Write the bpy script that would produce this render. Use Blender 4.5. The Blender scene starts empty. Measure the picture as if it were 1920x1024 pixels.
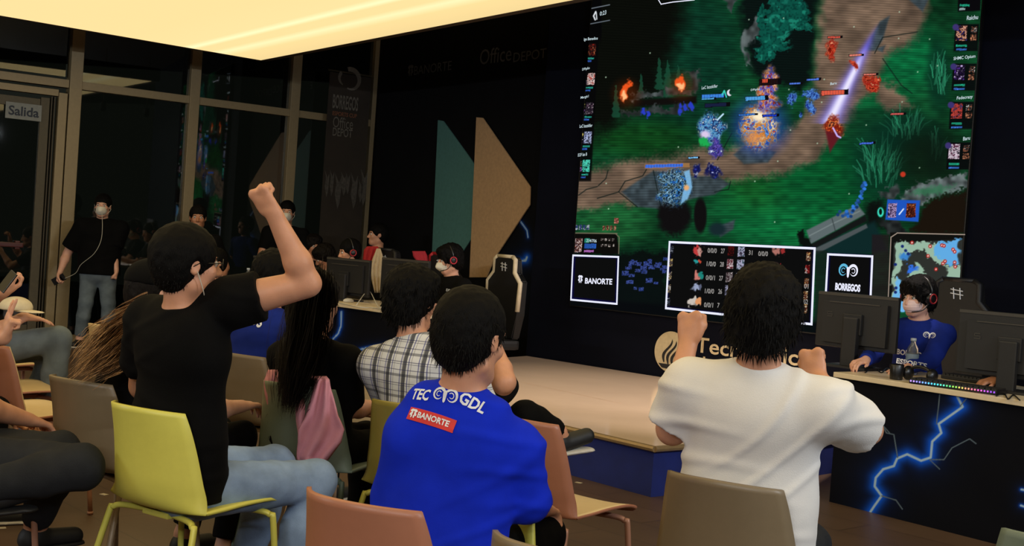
import bpy, bmesh, math, random
import numpy as np
from mathutils import Vector, Matrix
from mathutils.bvhtree import BVHTree
S = bpy.context.scene
COL = S.collection
# ------------------------------------------------------------------ camera
FOC = 2300.0; CAMH = 1.40
_p = math.radians(1.372); _r = math.radians(4.04)
CF = Vector((0, math.cos(_p), -math.sin(_p)))
_r0 = Vector((1, 0, 0)); _u0 = Vector((0, math.sin(_p), math.cos(_p)))
CR = _r0*math.cos(_r) + _u0*math.sin(_r); CU = -_r0*math.sin(_r) + _u0*math.cos(_r)
cd = bpy.data.cameras.new('camera'); cam = bpy.data.objects.new('camera', cd); COL.objects.link(cam)
cd.sensor_width = 36; cd.lens = FOC/1920*36; cd.clip_start = .05; cd.clip_end = 200
cam.matrix_world = Matrix(((CR.x, CU.x, -CF.x, 0), (CR.y, CU.y, -CF.y, 0), (CR.z, CU.z, -CF.z, CAMH), (0, 0, 0, 1)))
S.camera = cam
CO = Vector((0, 0, CAMH))
# ------------------------------------------------------------------ world, exposure, big lights
S.view_settings.view_transform = 'Standard'; S.view_settings.look = 'None'
S.view_settings.exposure = 0.0; S.view_settings.gamma = 1; S.view_settings.use_curve_mapping = False
S.cycles.use_denoising = True
S.cycles.max_bounces = 8; S.cycles.caustics_reflective = False; S.cycles.caustics_refractive = False
S.cycles.sample_clamp_indirect = 3.0
wd = bpy.data.worlds.new('night'); S.world = wd; wd.use_nodes = True
wd.node_tree.nodes['Background'].inputs[0].default_value = (.016, .018, .014, 1)
wd.node_tree.nodes['Background'].inputs[1].default_value = .55
PANEL_E = (.98, .735, .335); PANEL_S = 1.08
def area(name, loc, to, sx, sy, power, col):
    l = bpy.data.lights.new(name, 'AREA'); l.shape = 'RECTANGLE'; l.size = sx; l.size_y = sy; l.energy = power; l.color = col
    o = bpy.data.objects.new(name, l); COL.objects.link(o); o.location = loc
    o.rotation_euler = (Vector(to)-Vector(loc)).to_track_quat('-Z', 'Y').to_euler(); return o
# the hall behind the photographer is lit by white ceiling luminaires
LUMS = [((-1.9, -1.9, 3.0), (-.4, 4.5, .6), 74), ((1.9, -1.9, 3.0), (1.0, 4.0, .6), 74), ((4.7, 2.3, 3.0), (1.8, 8.8, .3), 120), ((-8.6, 3.0, 3.0), (-3.5, 11.5, 1.0), 120)]
for p_, t_, w_ in LUMS: area('linear_luminaire_light', p_, t_, 2.4, .07, w_, (.88, .94, 1))

def spot(loc, to, power, ang, col):
    l = bpy.data.lights.new('added_stage_beam', 'SPOT'); l.energy = power; l.spot_size = math.radians(ang); l.spot_blend = .6; l.color = col; l.shadow_soft_size = .06
    o = bpy.data.objects.new('added_stage_beam', l); COL.objects.link(o); o.location = loc; o.rotation_euler = (Vector(to)-Vector(loc)).to_track_quat('-Z', 'Y').to_euler()
ADDED_SPOTS = [((2.9, 7.7, 3.28), (1.5, 8.9, .3)), ((3.5, 8.2, 3.28), (.9, 10.2, .3))]  # unseen spots above the frame, added only to brighten the stage top
for p_, t_ in ADDED_SPOTS: spot(p_, t_, 400, 58, (1, .86, .78))
# ------------------------------------------------------------------ pixel helpers (photo measurements -> metres)
def ray(px, py): return CF + CR*((px-960)/FOC) - CU*((py-512)/FOC)
def at(px, py, d):
    v = ray(px, py); return CO + v*(d/v.y)
def onz(px, py, z):
    v = ray(px, py); return CO + v*((z-CAMH)/v.z)
def onpl(px, py, P, n):
    v = ray(px, py); return CO + v*((P-CO).dot(n)/v.dot(n))
def proj(p):
    d = Vector(p)-CO; z = d.dot(CF); return 960+FOC*d.dot(CR)/z, 512-FOC*d.dot(CU)/z

# ------------------------------------------------------------------ colours and materials
def lin(c):
    return tuple(((x/255)/12.92 if x/255 <= .04045 else (((x/255)+.055)/1.055)**2.4) for x in c)
def mat(name, rgb, rough=.6, metal=0, var=.08, scale=30, bump=0.0, bscale=80, spec=.5, sheen=0, alpha=None, stretch=None):
    m = bpy.data.materials.new(name); m.use_nodes = True; nt = m.node_tree; N = nt.nodes; L = nt.links
    b = N['Principled BSDF']; b.inputs['Roughness'].default_value = rough; b.inputs['Metallic'].default_value = metal
    b.inputs['Specular IOR Level'].default_value = spec
    if sheen: b.inputs['Sheen Weight'].default_value = sheen
    tc = N.new('ShaderNodeTexCoord'); mp = N.new('ShaderNodeMapping'); L.new(tc.outputs['Object'], mp.inputs[0])
    if stretch: mp.inputs['Scale'].default_value = stretch
    nz = N.new('ShaderNodeTexNoise'); nz.inputs['Scale'].default_value = scale; nz.inputs['Detail'].default_value = 4
    L.new(mp.outputs[0], nz.inputs['Vector'])
    c = lin(rgb); r = N.new('ShaderNodeValToRGB')
    r.color_ramp.elements[0].color = (*[x*(1-var) for x in c], 1); r.color_ramp.elements[1].color = (*[min(1, x*(1+var)) for x in c], 1)
    r.color_ramp.elements[0].position = .3; r.color_ramp.elements[1].position = .7
    L.new(nz.outputs['Fac'], r.inputs[0]); L.new(r.outputs[0], b.inputs['Base Color'])
    if bump:
        n2 = N.new('ShaderNodeTexNoise'); n2.inputs['Scale'].default_value = bscale; L.new(mp.outputs[0], n2.inputs['Vector'])
        bm = N.new('ShaderNodeBump'); bm.inputs['Strength'].default_value = bump; bm.inputs['Distance'].default_value = .01
        L.new(n2.outputs['Fac'], bm.inputs['Height']); L.new(bm.outputs[0], b.inputs['Normal'])
    return m
def emat(name, rgb, s=1.0):
    m = bpy.data.materials.new(name); m.use_nodes = True; nt = m.node_tree; nt.nodes.clear()
    e = nt.nodes.new('ShaderNodeEmission'); o = nt.nodes.new('ShaderNodeOutputMaterial'); nt.links.new(e.outputs[0], o.inputs[0])
    e.inputs[0].default_value = (*lin(rgb), 1); e.inputs[1].default_value = s
    return m
def attrmat(name, emit=True, s=1.0, rough=.5):
    m = bpy.data.materials.new(name); m.use_nodes = True; nt = m.node_tree; N = nt.nodes
    a = N.new('ShaderNodeAttribute'); a.attribute_name = 'Col'
    if emit:
        N.remove(N['Principled BSDF']); e = N.new('ShaderNodeEmission'); e.inputs[1].default_value = s
        nt.links.new(a.outputs['Color'], e.inputs[0]); nt.links.new(e.outputs[0], N['Material Output'].inputs[0])
    else:
        b = N['Principled BSDF']; b.inputs['Roughness'].default_value = rough; nt.links.new(a.outputs['Color'], b.inputs['Base Color'])
    return m

# ------------------------------------------------------------------ object helpers
def tagp(o, label=None, cat=None, group=None, kind=None):
    if label: o['label'] = label
    if cat: o['category'] = cat
    if group: o['group'] = group
    if kind: o['kind'] = kind
    return o
def empty(name, loc=(0, 0, 0), rz=0, label=None, cat=None, group=None):
    o = bpy.data.objects.new(name, None); COL.objects.link(o); o.location = loc; o.rotation_euler = (0, 0, rz); o.empty_display_size = .1
    return tagp(o, label, cat, group)
def link(name, me, m, parent=None, smooth=False):
    if m is not None:
        me.materials.clear(); me.materials.append(m)
    o = bpy.data.objects.new(name, me); COL.objects.link(o)
    if parent is not None: o.parent = parent
    if smooth: me.polygons.foreach_set('use_smooth', [True]*len(me.polygons))
    return o
def obj(name, bm, m, parent=None, smooth=False):
    bmesh.ops.recalc_face_normals(bm, faces=bm.faces[:])
    me = bpy.data.meshes.new(name); bm.to_mesh(me); bm.free(); return link(name, me, m, parent, smooth)
def copytree(o, parent=None):
    c = o.copy(); COL.objects.link(c)
    if parent is not None: c.parent = parent
    for ch in list(o.children): copytree(ch, c)
    return c
def BM(): return bmesh.new()
def box(bm, c, s, M=None, bev=0):
    r = bmesh.ops.create_cube(bm, size=1); vs = r['verts']
    for v in vs:
        v.co = Vector((v.co.x*s[0], v.co.y*s[1], v.co.z*s[2]))
    if bev:
        es = list({e for v in vs for e in v.link_edges})
        rr = bmesh.ops.bevel(bm, geom=es, offset=bev, segments=2, affect='EDGES', profile=.7)
        vs = list({v for v in rr['verts']} | {v for v in vs if v.is_valid})
        vs = [v for v in vs if v.is_valid]
    T = Matrix.Translation(Vector(c)) if M is None else M @ Matrix.Translation(Vector(c))
    for v in vs: v.co = T @ v.co
    return vs
def prism(bm, pts, depth, M=None):
    """pts: 2D list (x,z) extruded along y by depth"""
    a = [bm.verts.new((x, 0, z)) for x, z in pts]; b = [bm.verts.new((x, depth, z)) for x, z in pts]
    n = len(pts)
    bm.faces.new(a); bm.faces.new(b[::-1])
    for i in range(n): bm.faces.new((a[i], b[i], b[(i+1) % n], a[(i+1) % n]))
    if M is not None:
        for v in a+b: v.co = M @ v.co
def tube(bm, pts, r, seg=8, cap=True):
    pts = [Vector(p) for p in pts]; rs = r if isinstance(r, (list, tuple)) else [r]*len(pts)
    rings = []; up = None
    for i, p in enumerate(pts):
        t = (pts[min(i+1, len(pts)-1)]-pts[max(i-1, 0)]).normalized()
        if up is None:
            up = t.orthogonal().normalized()
        up = (up - t*up.dot(t)).normalized(); sd = t.cross(up)
        rings.append([bm.verts.new(p + (up*math.cos(2*math.pi*k/seg)+sd*math.sin(2*math.pi*k/seg))*rs[i]) for k in range(seg)])
    for i in range(len(rings)-1):
        for k in range(seg):
            bm.faces.new((rings[i][k], rings[i][(k+1) % seg], rings[i+1][(k+1) % seg], rings[i+1][k]))
    if cap:
        bm.faces.new(rings[0][::-1]); bm.faces.new(rings[-1])
def spline(pts, n=8):
    pts = [Vector(p) for p in pts]; out = []
    P = [pts[0]*2-pts[1]]+pts+[pts[-1]*2-pts[-2]]
    for i in range(1, len(P)-2):
        for k in range(n):
            t = k/n; a, b, c, d = P[i-1], P[i], P[i+1], P[i+2]
            out.append(.5*((2*b)+(c-a)*t+(2*a-5*b+4*c-d)*t*t+(3*b-a-3*c+d)*t**3))
    out.append(pts[-1]); return out
def lathe(bm, prof, c=(0, 0, 0), seg=20, M=None):
    rings = []
    for r, z in prof:
        rings.append([bm.verts.new(Vector((c[0]+r*math.cos(2*math.pi*k/seg), c[1]+r*math.sin(2*math.pi*k/seg), c[2]+z))) for k in range(seg)])
    for i in range(len(rings)-1):
        for k in range(seg):
            bm.faces.new((rings[i][k], rings[i][(k+1) % seg], rings[i+1][(k+1) % seg], rings[i+1][k]))
    bm.faces.new(rings[0][::-1]); bm.faces.new(rings[-1])
    if M is not None:
        for ring in rings:
            for v in ring: v.co = M @ v.co
def text_bm(txt, size=1.0, bold=0.0, shear=0.0, sp=1.0, depth=0.0, res=3, align='LEFT'):
    cu = bpy.data.curves.new('t', 'FONT'); cu.body = txt; cu.size = size; cu.offset = bold; cu.shear = shear; cu.space_character = sp
    cu.align_x = align; cu.resolution_u = res; cu.extrude = depth
    o = bpy.data.objects.new('t', cu); COL.objects.link(o)
    dg = bpy.context.evaluated_depsgraph_get(); me = bpy.data.meshes.new_from_object(o.evaluated_get(dg))
    bpy.data.objects.remove(o); bpy.data.curves.remove(cu)
    bm = BM(); bm.from_mesh(me); bpy.data.meshes.remove(me); return bm
def bm_add(dst, src, M=None):
    if M is not None: bmesh.ops.transform(src, matrix=M, verts=src.verts[:])
    me = bpy.data.meshes.new('tmp'); src.to_mesh(me); src.free(); dst.from_mesh(me); bpy.data.meshes.remove(me)

# ------------------------------------------------------------------ implicit surfaces (for bodies, hair, clothes)
def V(*a): return np.array(a, dtype=np.float64)
def unit(v):
    v = np.asarray(v, float); return v/(np.linalg.norm(v)+1e-12)
def rc(a, b, ra, rb, k=.02, flat=None, cutb=False, cuta=False, sub=False, shape=1.0):
    return dict(t='rc', a=np.asarray(a, float), b=np.asarray(b, float), ra=ra, rb=rb, k=k, flat=flat, cutb=cutb, cuta=cuta, sub=sub)
def el(c, r, k=.02, F=None, sub=False):
    return dict(t='el', c=np.asarray(c, float), r=np.asarray(r, float), k=k, F=F, sub=sub)
def pbox(p):
    if p['t'] == 'rc':
        R = max(p['ra'], p['rb']); return np.minimum(p['a'], p['b'])-R, np.maximum(p['a'], p['b'])+R
    R = max(p['r']); return p['c']-R, p['c']+R
def pdist(p, P):
    if p['t'] == 'rc':
        a, b = p['a'], p['b']; ab = b-a; L2 = ab.dot(ab)+1e-12
        pa = P-a
        if p['flat'] is not None:
            ax, fac = p['flat']; ax = unit(ax); pa = pa + (pa@ax)[..., None]*ax*(1/fac-1)
        t = np.clip((pa@ab)/L2, 0, 1)
        d = np.linalg.norm(pa-t[..., None]*ab, axis=-1)-(p['ra']+(p['rb']-p['ra'])*t)
        if p['flat'] is not None: d = d*(.5+.5*p['flat'][1])
        u = ab/math.sqrt(L2)
        if p['cutb']: d = np.maximum(d, (P-b)@u)
        if p['cuta']: d = np.maximum(d, -((P-a)@u))
        return d
    q = P-p['c']
    if p['F'] is not None: q = q@p['F']          # columns = axes
    k0 = np.linalg.norm(q/p['r'], axis=-1); k1 = np.linalg.norm(q/(p['r']**2), axis=-1)+1e-9
    return k0*(k0-1)/k1
def wob(P, f, seed=0):
    x, y, z = P[..., 0]*f, P[..., 1]*f, P[..., 2]*f
    s = seed*1.7
    return (np.sin(x+1.3*np.sin(.8*z+s)+s)*np.sin(1.1*y+.9*np.sin(1.3*x+s)+2*s) + .6*np.sin(1.9*z+1.1*np.sin(1.7*y+s)+.7*s)*np.sin(2.1*x-.8*y+s))*.62
def sdf_mesh(name, prims, h=.007, noise=None, cuts=None):
    lo = np.min([pbox(p)[0] for p in prims if not p['sub']], 0)-4*h-.015; hi = np.max([pbox(p)[1] for p in prims if not p['sub']], 0)+4*h+.015
    n = np.ceil((hi-lo)/h).astype(int)+1
    F = np.full(n, .5, np.float32)
    for p in prims:
        a, b = pbox(p); m = p['k']+3*h+.01
        i0 = np.maximum(np.floor((a-m-lo)/h).astype(int), 0); i1 = np.minimum(np.ceil((b+m-lo)/h).astype(int)+1, n)
        if (i1 <= i0).any(): continue
        g = np.stack(np.meshgrid(*[lo[i]+h*np.arange(i0[i], i1[i]) for i in range(3)], indexing='ij'), -1)
        d = pdist(p, g); sl = tuple(slice(i0[i], i1[i]) for i in range(3)); o = F[sl]; k = p['k']
        if p['sub']:
            d = -d; hh = np.maximum(k-np.abs(o-d), 0)/k; F[sl] = np.maximum(o, d)+hh*hh*k*.25
        else:
            hh = np.maximum(k-np.abs(o-d), 0)/k; F[sl] = np.minimum(o, d)-hh*hh*k*.25
    if noise or cuts:
        I = np.argwhere(np.abs(F) < .06); P = lo+h*I; f = F[tuple(I.T)]
        if noise:
            f = f+noise(P)
        if cuts:
            for (pt, nn) in cuts: f = np.maximum(f, (P-np.asarray(pt))@unit(nn))
        F[tuple(I.T)] = f
        if cuts:
            I = np.argwhere(F < -.05); P = lo+h*I; f = F[tuple(I.T)]
            for (pt, nn) in cuts: f = np.maximum(f, (P-np.asarray(pt))@unit(nn))
            F[tuple(I.T)] = f
    s = F < 0
    F = F.astype(np.float32)
    c = [s[:-1, :-1, :-1], s[1:, :-1, :-1], s[:-1, 1:, :-1], s[1:, 1:, :-1], s[:-1, :-1, 1:], s[1:, :-1, 1:], s[:-1, 1:, 1:], s[1:, 1:, 1:]]
    al = c[0].copy(); an = c[0].copy()
    for q in c[1:]: al &= q; an |= q
    act = an & ~al; idx = np.argwhere(act)
    ids = np.full(act.shape, -1, np.int32); ids[act] = np.arange(len(idx))
    acc = np.zeros((len(idx), 3)); cnt = np.zeros(len(idx))
    offs = [(0, 0, 0), (1, 0, 0), (0, 1, 0), (1, 1, 0), (0, 0, 1), (1, 0, 1), (0, 1, 1), (1, 1, 1)]
    vals = [F[idx[:, 0]+o[0], idx[:, 1]+o[1], idx[:, 2]+o[2]] for o in offs]
    for i in range(8):
        for ax in range(3):
            if offs[i][ax]: continue
            j = i + (1, 2, 4)[ax]
            va, vb = vals[i], vals[j]; cr = (va < 0) != (vb < 0)
            t = np.where(cr, va/(va-vb+1e-12), 0); t = np.clip(t, 0, 1)
            q = np.tile(np.array(offs[i], float), (len(idx), 1)); q[:, ax] += t
            acc += q*cr[:, None]; cnt += cr
    verts = lo+h*(idx+acc/cnt[:, None])
    quads = []
    for ax in range(3):
        A = [slice(None)]*3; B = [slice(None)]*3; A[ax] = slice(None, -1); B[ax] = slice(1, None)
        sa, sb = s[tuple(A)], s[tuple(B)]
        e = np.argwhere(sa != sb); o1, o2 = [q for q in range(3) if q != ax]
        ok = (e[:, o1] > 0) & (e[:, o2] > 0) & (e[:, o1] < ids.shape[o1]) & (e[:, o2] < ids.shape[o2]); e = e[ok]
        def cid(d1, d2):
            q = e.copy(); q[:, o1] += d1; q[:, o2] += d2; return ids[q[:, 0], q[:, 1], q[:, 2]]
        Q = np.stack([cid(-1, -1), cid(0, -1), cid(0, 0), cid(-1, 0)], 1)
        fl = s[e[:, 0], e[:, 1], e[:, 2]]
        if ax == 1: fl = ~fl
        Q[~fl] = Q[~fl][:, ::-1]; quads.append(Q)
    Q = np.concatenate(quads); Q = Q[(Q >= 0).all(1)]
    # one light smoothing pass keeps contours soft
    for _ in range(2):
        sm = np.zeros_like(verts); ct = np.zeros(len(verts))
        for a_, b_ in ((0, 1), (1, 2), (2, 3), (3, 0)):
            np.add.at(sm, Q[:, a_], verts[Q[:, b_]]); np.add.at(ct, Q[:, a_], 1)
            np.add.at(sm, Q[:, b_], verts[Q[:, a_]]); np.add.at(ct, Q[:, b_], 1)
        ct[ct == 0] = 1; verts = verts*.5+.5*sm/ct[:, None]
    me = bpy.data.meshes.new(name)
    me.vertices.add(len(verts)); me.vertices.foreach_set('co', verts.astype(np.float32).ravel())
    me.loops.add(len(Q)*4); me.loops.foreach_set('vertex_index', Q.astype(np.int32).ravel())
    me.polygons.add(len(Q)); me.polygons.foreach_set('loop_start', np.arange(0, len(Q)*4, 4, dtype=np.int32))
    me.polygons.foreach_set('use_smooth', np.ones(len(Q), bool))
    me.update(); me.validate()
    return me
# ------------------------------------------------------------------ room shell
def xy(v): return Vector((v.x, v.y, 0))
UP = Vector((0, 0, 1))
def inter(p, d, q, e):
    k = (q-p).x*e.y-(q-p).y*e.x; return p+d*(k/(d.x*e.y-d.y*e.x))
CEIL = 4.4
# window wall line (transom at 2.85 m)
PZ = 3.1
P0 = onz(489, 113, PZ); Pa = (onz(0, 29, PZ)-P0); Pa.z = 0; Pa.normalize(); Pb = (onz(1075, 0, PZ)-P0); Pb.z = 0; Pb.normalize()
Wn = Pb.copy(); Wd = Vector((-Wn.y, Wn.x, 0)); Wa = xy(P0)-Wn*1.60; TR = 2.765
def _wx(px, py): return xy(onpl(px, py, Wa, Wn))
Wa = _wx(150, 158)
def wx(px, py=400):
    """point of the window wall's line seen at a pixel column"""
    return xy(onpl(px, py, Wa, Wn))
# screen wall
Sa = xy(onz(1000, 669, .3)); Sb = xy(onz(1260, 710, .3)); Sd = (Sb-Sa).normalized(); Sn = Vector((-Sd.y, Sd.x, 0))
if Sn.y > 0: Sn = -Sn
# back wall (teal and beige chevrons) leaves the window wall's far end
BK0 = wx(690); bang = math.atan2(960+672, FOC)
Bd = Vector((math.sin(bang), -math.cos(bang), 0)); Bn = Vector((-Bd.y, Bd.x, 0))
if Bn.y > 0: Bn = -Bn
def place(d, n, P):      # matrix: local x along the wall, local y out of the wall into it (away from room), z up
    y = -n; return Matrix(((d.x, y.x, 0, P.x), (d.y, y.y, 0, P.y), (0, 0, 1, P.z), (0, 0, 0, 1)))

fl = mat('floor_vinyl', (86, 66, 50), rough=.42, var=.12, scale=2.2, bump=.05, bscale=60)
nt = fl.node_tree; N = nt.nodes; L = nt.links
bk = N.new('ShaderNodeTexBrick'); bk.inputs['Scale'].default_value = 1.0; bk.offset = .5
bk.inputs['Brick Width'].default_value = 1.2; bk.inputs['Row Height'].default_value = .3; bk.inputs['Mortar Size'].default_value = .004
bk.inputs['Color1'].default_value = (1, 1, 1, 1); bk.inputs['Color2'].default_value = (.86, .86, .86, 1); bk.inputs['Mortar'].default_value = (.5, .5, .5, 1)
tc = N.new('ShaderNodeTexCoord'); mp = N.new('ShaderNodeMapping'); mp.inputs['Rotation'].default_value = (0, 0, math.radians(48))
L.new(tc.outputs['Object'], mp.inputs[0]); L.new(mp.outputs[0], bk.inputs['Vector'])
mx = N.new('ShaderNodeMix'); mx.data_type = 'RGBA'; mx.blend_type = 'MULTIPLY'; mx.inputs[0].default_value = 1
pb = N['Principled BSDF']; src = pb.inputs['Base Color'].links[0].from_socket
L.new(src, mx.inputs[6]); L.new(bk.outputs['Color'], mx.inputs[7]); L.new(mx.outputs[2], pb.inputs['Base Color'])
bm = BM(); box(bm, (-1, 8, -.1), (26, 34, .2)); tagp(obj('floor', bm, fl), kind='structure')
M_ceil = mat('black_ceiling', (30, 27, 23), rough=.9)
bm = BM(); box(bm, (-1, 8, CEIL+.1), (26, 34, .2)); tagp(obj('ceiling', bm, M_ceil), kind='structure')
M_black = mat('matt_black_wall', (13, 13, 15), rough=.9, var=.15, scale=3, spec=.15)
M_navy = mat('navy_black_wall', (9, 12, 25), rough=.9, var=.2, scale=2, spec=.12)
_bl = (place(Bd, Bn, BK0).inverted() @ onpl(1016, 300, BK0, Bn)).x
bm = BM(); box(bm, (_bl/2, .06, CEIL/2), (_bl, .12, CEIL), place(Bd, Bn, BK0)); tagp(obj('wall_back', bm, M_black), kind='structure')
SL = xy(onpl(986, 669, Sa, Sn))
bm = BM(); box(bm, (3.9, .175, CEIL/2), (7.8, .35, CEIL), place(Sd, Sn, SL)); tagp(obj('wall_right', bm, M_navy), kind='structure')

# windows: mullions, transom, panes, door
M_alu = mat('bronze_anodised_frame', (150, 132, 98), rough=.45, metal=.25, var=.05)
M_aluD = mat('dark_frame_edge', (70, 62, 46), rough=.5, metal=.3)
gm = bpy.data.materials.new('tinted_window_glass'); gm.use_nodes = True; gb = gm.node_tree.nodes['Principled BSDF']
gb.inputs['Base Color'].default_value = (.25, .28, .25, 1); gb.inputs['Roughness'].default_value = .02
gb.inputs['IOR'].default_value = 1.9; gb.inputs['Transmission Weight'].default_value = 1
def wpar(px, py=400): return (wx(px, py)-Wa).dot(Wd)
MW = place(Wd, Wn, Wa)
mul = [wpar(142, 158), wpar(364, 190), wpar(551, 216), wpar(697, 300)]
left_end = mul[0]-4.5
def winbay(i, a, b, z0=0.06, z1=CEIL):
    w = empty('window_%d' % i); w['kind'] = 'structure'
    bm = BM(); box(bm, ((a+b)/2, .05, (z0+TR-.04)/2), (b-a-.09, .012, TR-.04-z0), MW); box(bm, ((a+b)/2, .05, (TR+.04+z1)/2), (b-a-.09, .012, z1-TR-.05), MW)
    obj('window_pane', bm, gm, w)
    return w
w1 = winbay(1, mul[0], mul[1]); w2 = winbay(2, mul[1], mul[2]); w3 = winbay(3, mul[2], mul[3])
for w, a in ((w1, mul[1]), (w2, mul[2]), (w3, mul[3])):
    bm = BM(); box(bm, (a, .05, CEIL/2), (.115, .14, CEIL), MW, .004); box(bm, (a-.03, .125, CEIL/2), (.16, .01, CEIL), MW)
    obj('mullion', bm, M_alu, w)
for w, a, b in ((w1, mul[0], mul[1]), (w2, mul[1], mul[2]), (w3, mul[2], mul[3])):
    bm = BM(); box(bm, ((a+b)/2, .045, TR), (b-a-.116, .11, .085), MW, .003); obj('transom', bm, M_alu, w)
    bm = BM(); box(bm, ((a+b)/2, .045, .04), (b-a-.116, .11, .08), MW, .003); obj('sill', bm, M_alu, w)
# door bay left of the first mullion
d1 = empty('door_1'); d1['kind'] = 'structure'
a = mul[0]
bm = BM(); box(bm, (a, .05, CEIL/2), (.13, .14, CEIL), MW, .004); obj('mullion', bm, M_alu, d1)
bm = BM(); box(bm, (a-2.3, .045, TR), (4.46, .11, .085), MW, .003); obj('transom', bm, M_alu, d1)
bm = BM(); box(bm, (a-2.3, .05, (TR+.05+CEIL)/2), (4.4, .012, CEIL-TR-.1), MW); obj('fanlight_pane', bm, gm, d1)
bm = BM(); box(bm, (a-.125, .03, 1.33), (.09, .10, 2.66), MW, .004); box(bm, (a-1.35, .03, 2.655), (2.35, .10, .07), MW, .003)
obj('door_frame', bm, M_alu, d1)
bm = BM()
for q in (.205, .235): box(bm, (a-q, .035, 1.32), (.012, .07, 2.58), MW)
obj('hinge_gasket', bm, M_aluD, d1)
bm = BM(); box(bm, (a-.30, .03, 1.30), (.09, .06, 2.58), MW, .003); box(bm, (a-1.1, .03, 2.52), (1.5, .06, .10), MW, .003); box(bm, (a-1.1, .03, .1), (1.5, .06, .16), MW, .003)
box(bm, (a-1.9, .03, 1.30), (.09, .06, 2.58), MW, .003)
leaf = obj('door_leaf', bm, mat('dark_door_frame', (84, 76, 58), rough=.5, metal=.3), d1)
bm = BM(); box(bm, (a-1.1, .03, 1.32), (1.51, .01, 2.34), MW); obj('glass_pane', bm, gm, leaf)
bm = BM(); box(bm, (a-1.12, -.03, 1.02), (1.35, .035, .05), MW, .01)
for q in (-.5, -1.7): box(bm, (a+q, -.01, 1.02), (.05, .05, .09), MW, .01)
obj('push_bar', bm, mat('dull_red_push_bar', (74, 22, 15), rough=.4), leaf)
bm = BM(); box(bm, (a-3.2, .03, 1.33), (2.4, .012, 2.6), MW); obj('side_pane', bm, gm, d1)
# exit sign hung on the door glass
sp = onpl(46, 209, Wa+Wn*.05, Wn); sc = (sp-Wa).dot(Wd)
sgn = empty('exit_sign', label='white Salida sign stuck high on the glass of the left door', cat='sign')
M_white = mat('sign_white', (140, 143, 138), rough=.6)
M_ink = mat('ink_blue_black', (40, 48, 62), rough=.6)
bm = BM(); box(bm, (sc, -.012, sp.z), (.36, .008, .17), MW); obj('plate', bm, M_white, sgn)
bm = BM(); bm_add(bm, text_bm('Salida', .135, .003, align='CENTER'), MW @ Matrix.Translation((sc, -.019, sp.z-.045)) @ Matrix.Rotation(math.pi/2, 4, 'X'))
obj('lettering', bm, M_ink, sgn)

# lit ceiling panel
lp = empty('ceiling_light_panel', (P0.x, P0.y, PZ), math.atan2(Pb.y, Pb.x), 'huge glowing warm yellow stretched light panel covering the ceiling above the audience', 'ceiling light')
def lpl(v):
    v = Matrix.Rotation(-math.atan2(Pb.y, Pb.x), 3, 'Z') @ v; return (v.x, v.y)
c4 = [lpl(Vector((0, 0, 0))), lpl(Pb*12), lpl(Pb*12+Pa*10), lpl(Pa*10)]
bm = BM(); bm.faces.new([bm.verts.new((x, y, 0)) for x, y in c4]); r = bmesh.ops.extrude_face_region(bm, geom=bm.faces[:])
for v in [g for g in r['geom'] if isinstance(g, bmesh.types.BMVert)]: v.co.z += .06
em = bpy.data.materials.new('glowing_stretch_membrane'); em.use_nodes = True; nt = em.node_tree; nt.nodes.clear(); N = nt.nodes; L = nt.links
e = N.new('ShaderNodeEmission'); o = N.new('ShaderNodeOutputMaterial'); L.new(e.outputs[0], o.inputs[0])
tc = N.new('ShaderNodeTexCoord'); sx = N.new('ShaderNodeSeparateXYZ'); L.new(tc.outputs['Object'], sx.inputs[0])
# rows of tubes behind the membrane show as faint brighter bands parallel to the far edge
cr = N.new('ShaderNodeValToRGB'); mr = N.new('ShaderNodeMapRange'); mr.inputs[1].default_value = 0; mr.inputs[2].default_value = -2.4; L.new(sx.outputs['Y'], mr.inputs[0])
L.new(mr.outputs[0], cr.inputs[0]); E = cr.color_ramp.elements
def pe(f): return tuple(x*f for x in PANEL_E)+(1,)
E[0].position = 0; E[0].color = pe(.90); E[1].position = 1; E[1].color = pe(1.0)
for p_, f_ in ((.14, .98), (.20, 1.22), (.24, 1.0), (.30, 1.0), (.33, 1.3), (.37, 1.02), (.6, 1.0)):
    q = E.new(p_); q.color = (PANEL_E[0]*min(f_, 1.06), PANEL_E[1]*f_, PANEL_E[2]*(f_*2-1), 1)
L.new(cr.outputs[0], e.inputs[0]); e.inputs[1].default_value = PANEL_S
obj('diffuser', bm, em, lp)
M_trim = mat('panel_frame_brown', (64, 52, 40), rough=.6)
bm = BM()
for i in range(4):
    p, q = Vector((*c4[i], 0)), Vector((*c4[(i+1) % 4], 0)); d = (q-p).normalized(); Ln = (q-p).length; n = Vector((-d.y, d.x, 0))
    M = Matrix(((d.x, n.x, 0, p.x), (d.y, n.y, 0, p.y), (0, 0, 1, 0), (0, 0, 0, 1)))
    box(bm, (Ln/2, .045, .082), (Ln+.16, .075, .16), M)
obj('frame', bm, M_trim, lp)
# white linear luminaires of the hall behind the photographer
def lum(x, y, n):
    g = empty('linear_luminaire', (x, y, 3.05), 0, 'white linear ceiling luminaire hanging %s' % n, 'ceiling light')
    bm = BM(); box(bm, (0, 0, .05), (2.5, .12, .05), None, .005); obj('housing', bm, mat('luminaire_white', (200, 200, 195)), g)
    bm = BM(); tube(bm, [(0, 0, .075), (0, 0, .45)], .01); obj('hanger', bm, M_aluD, g)

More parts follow.
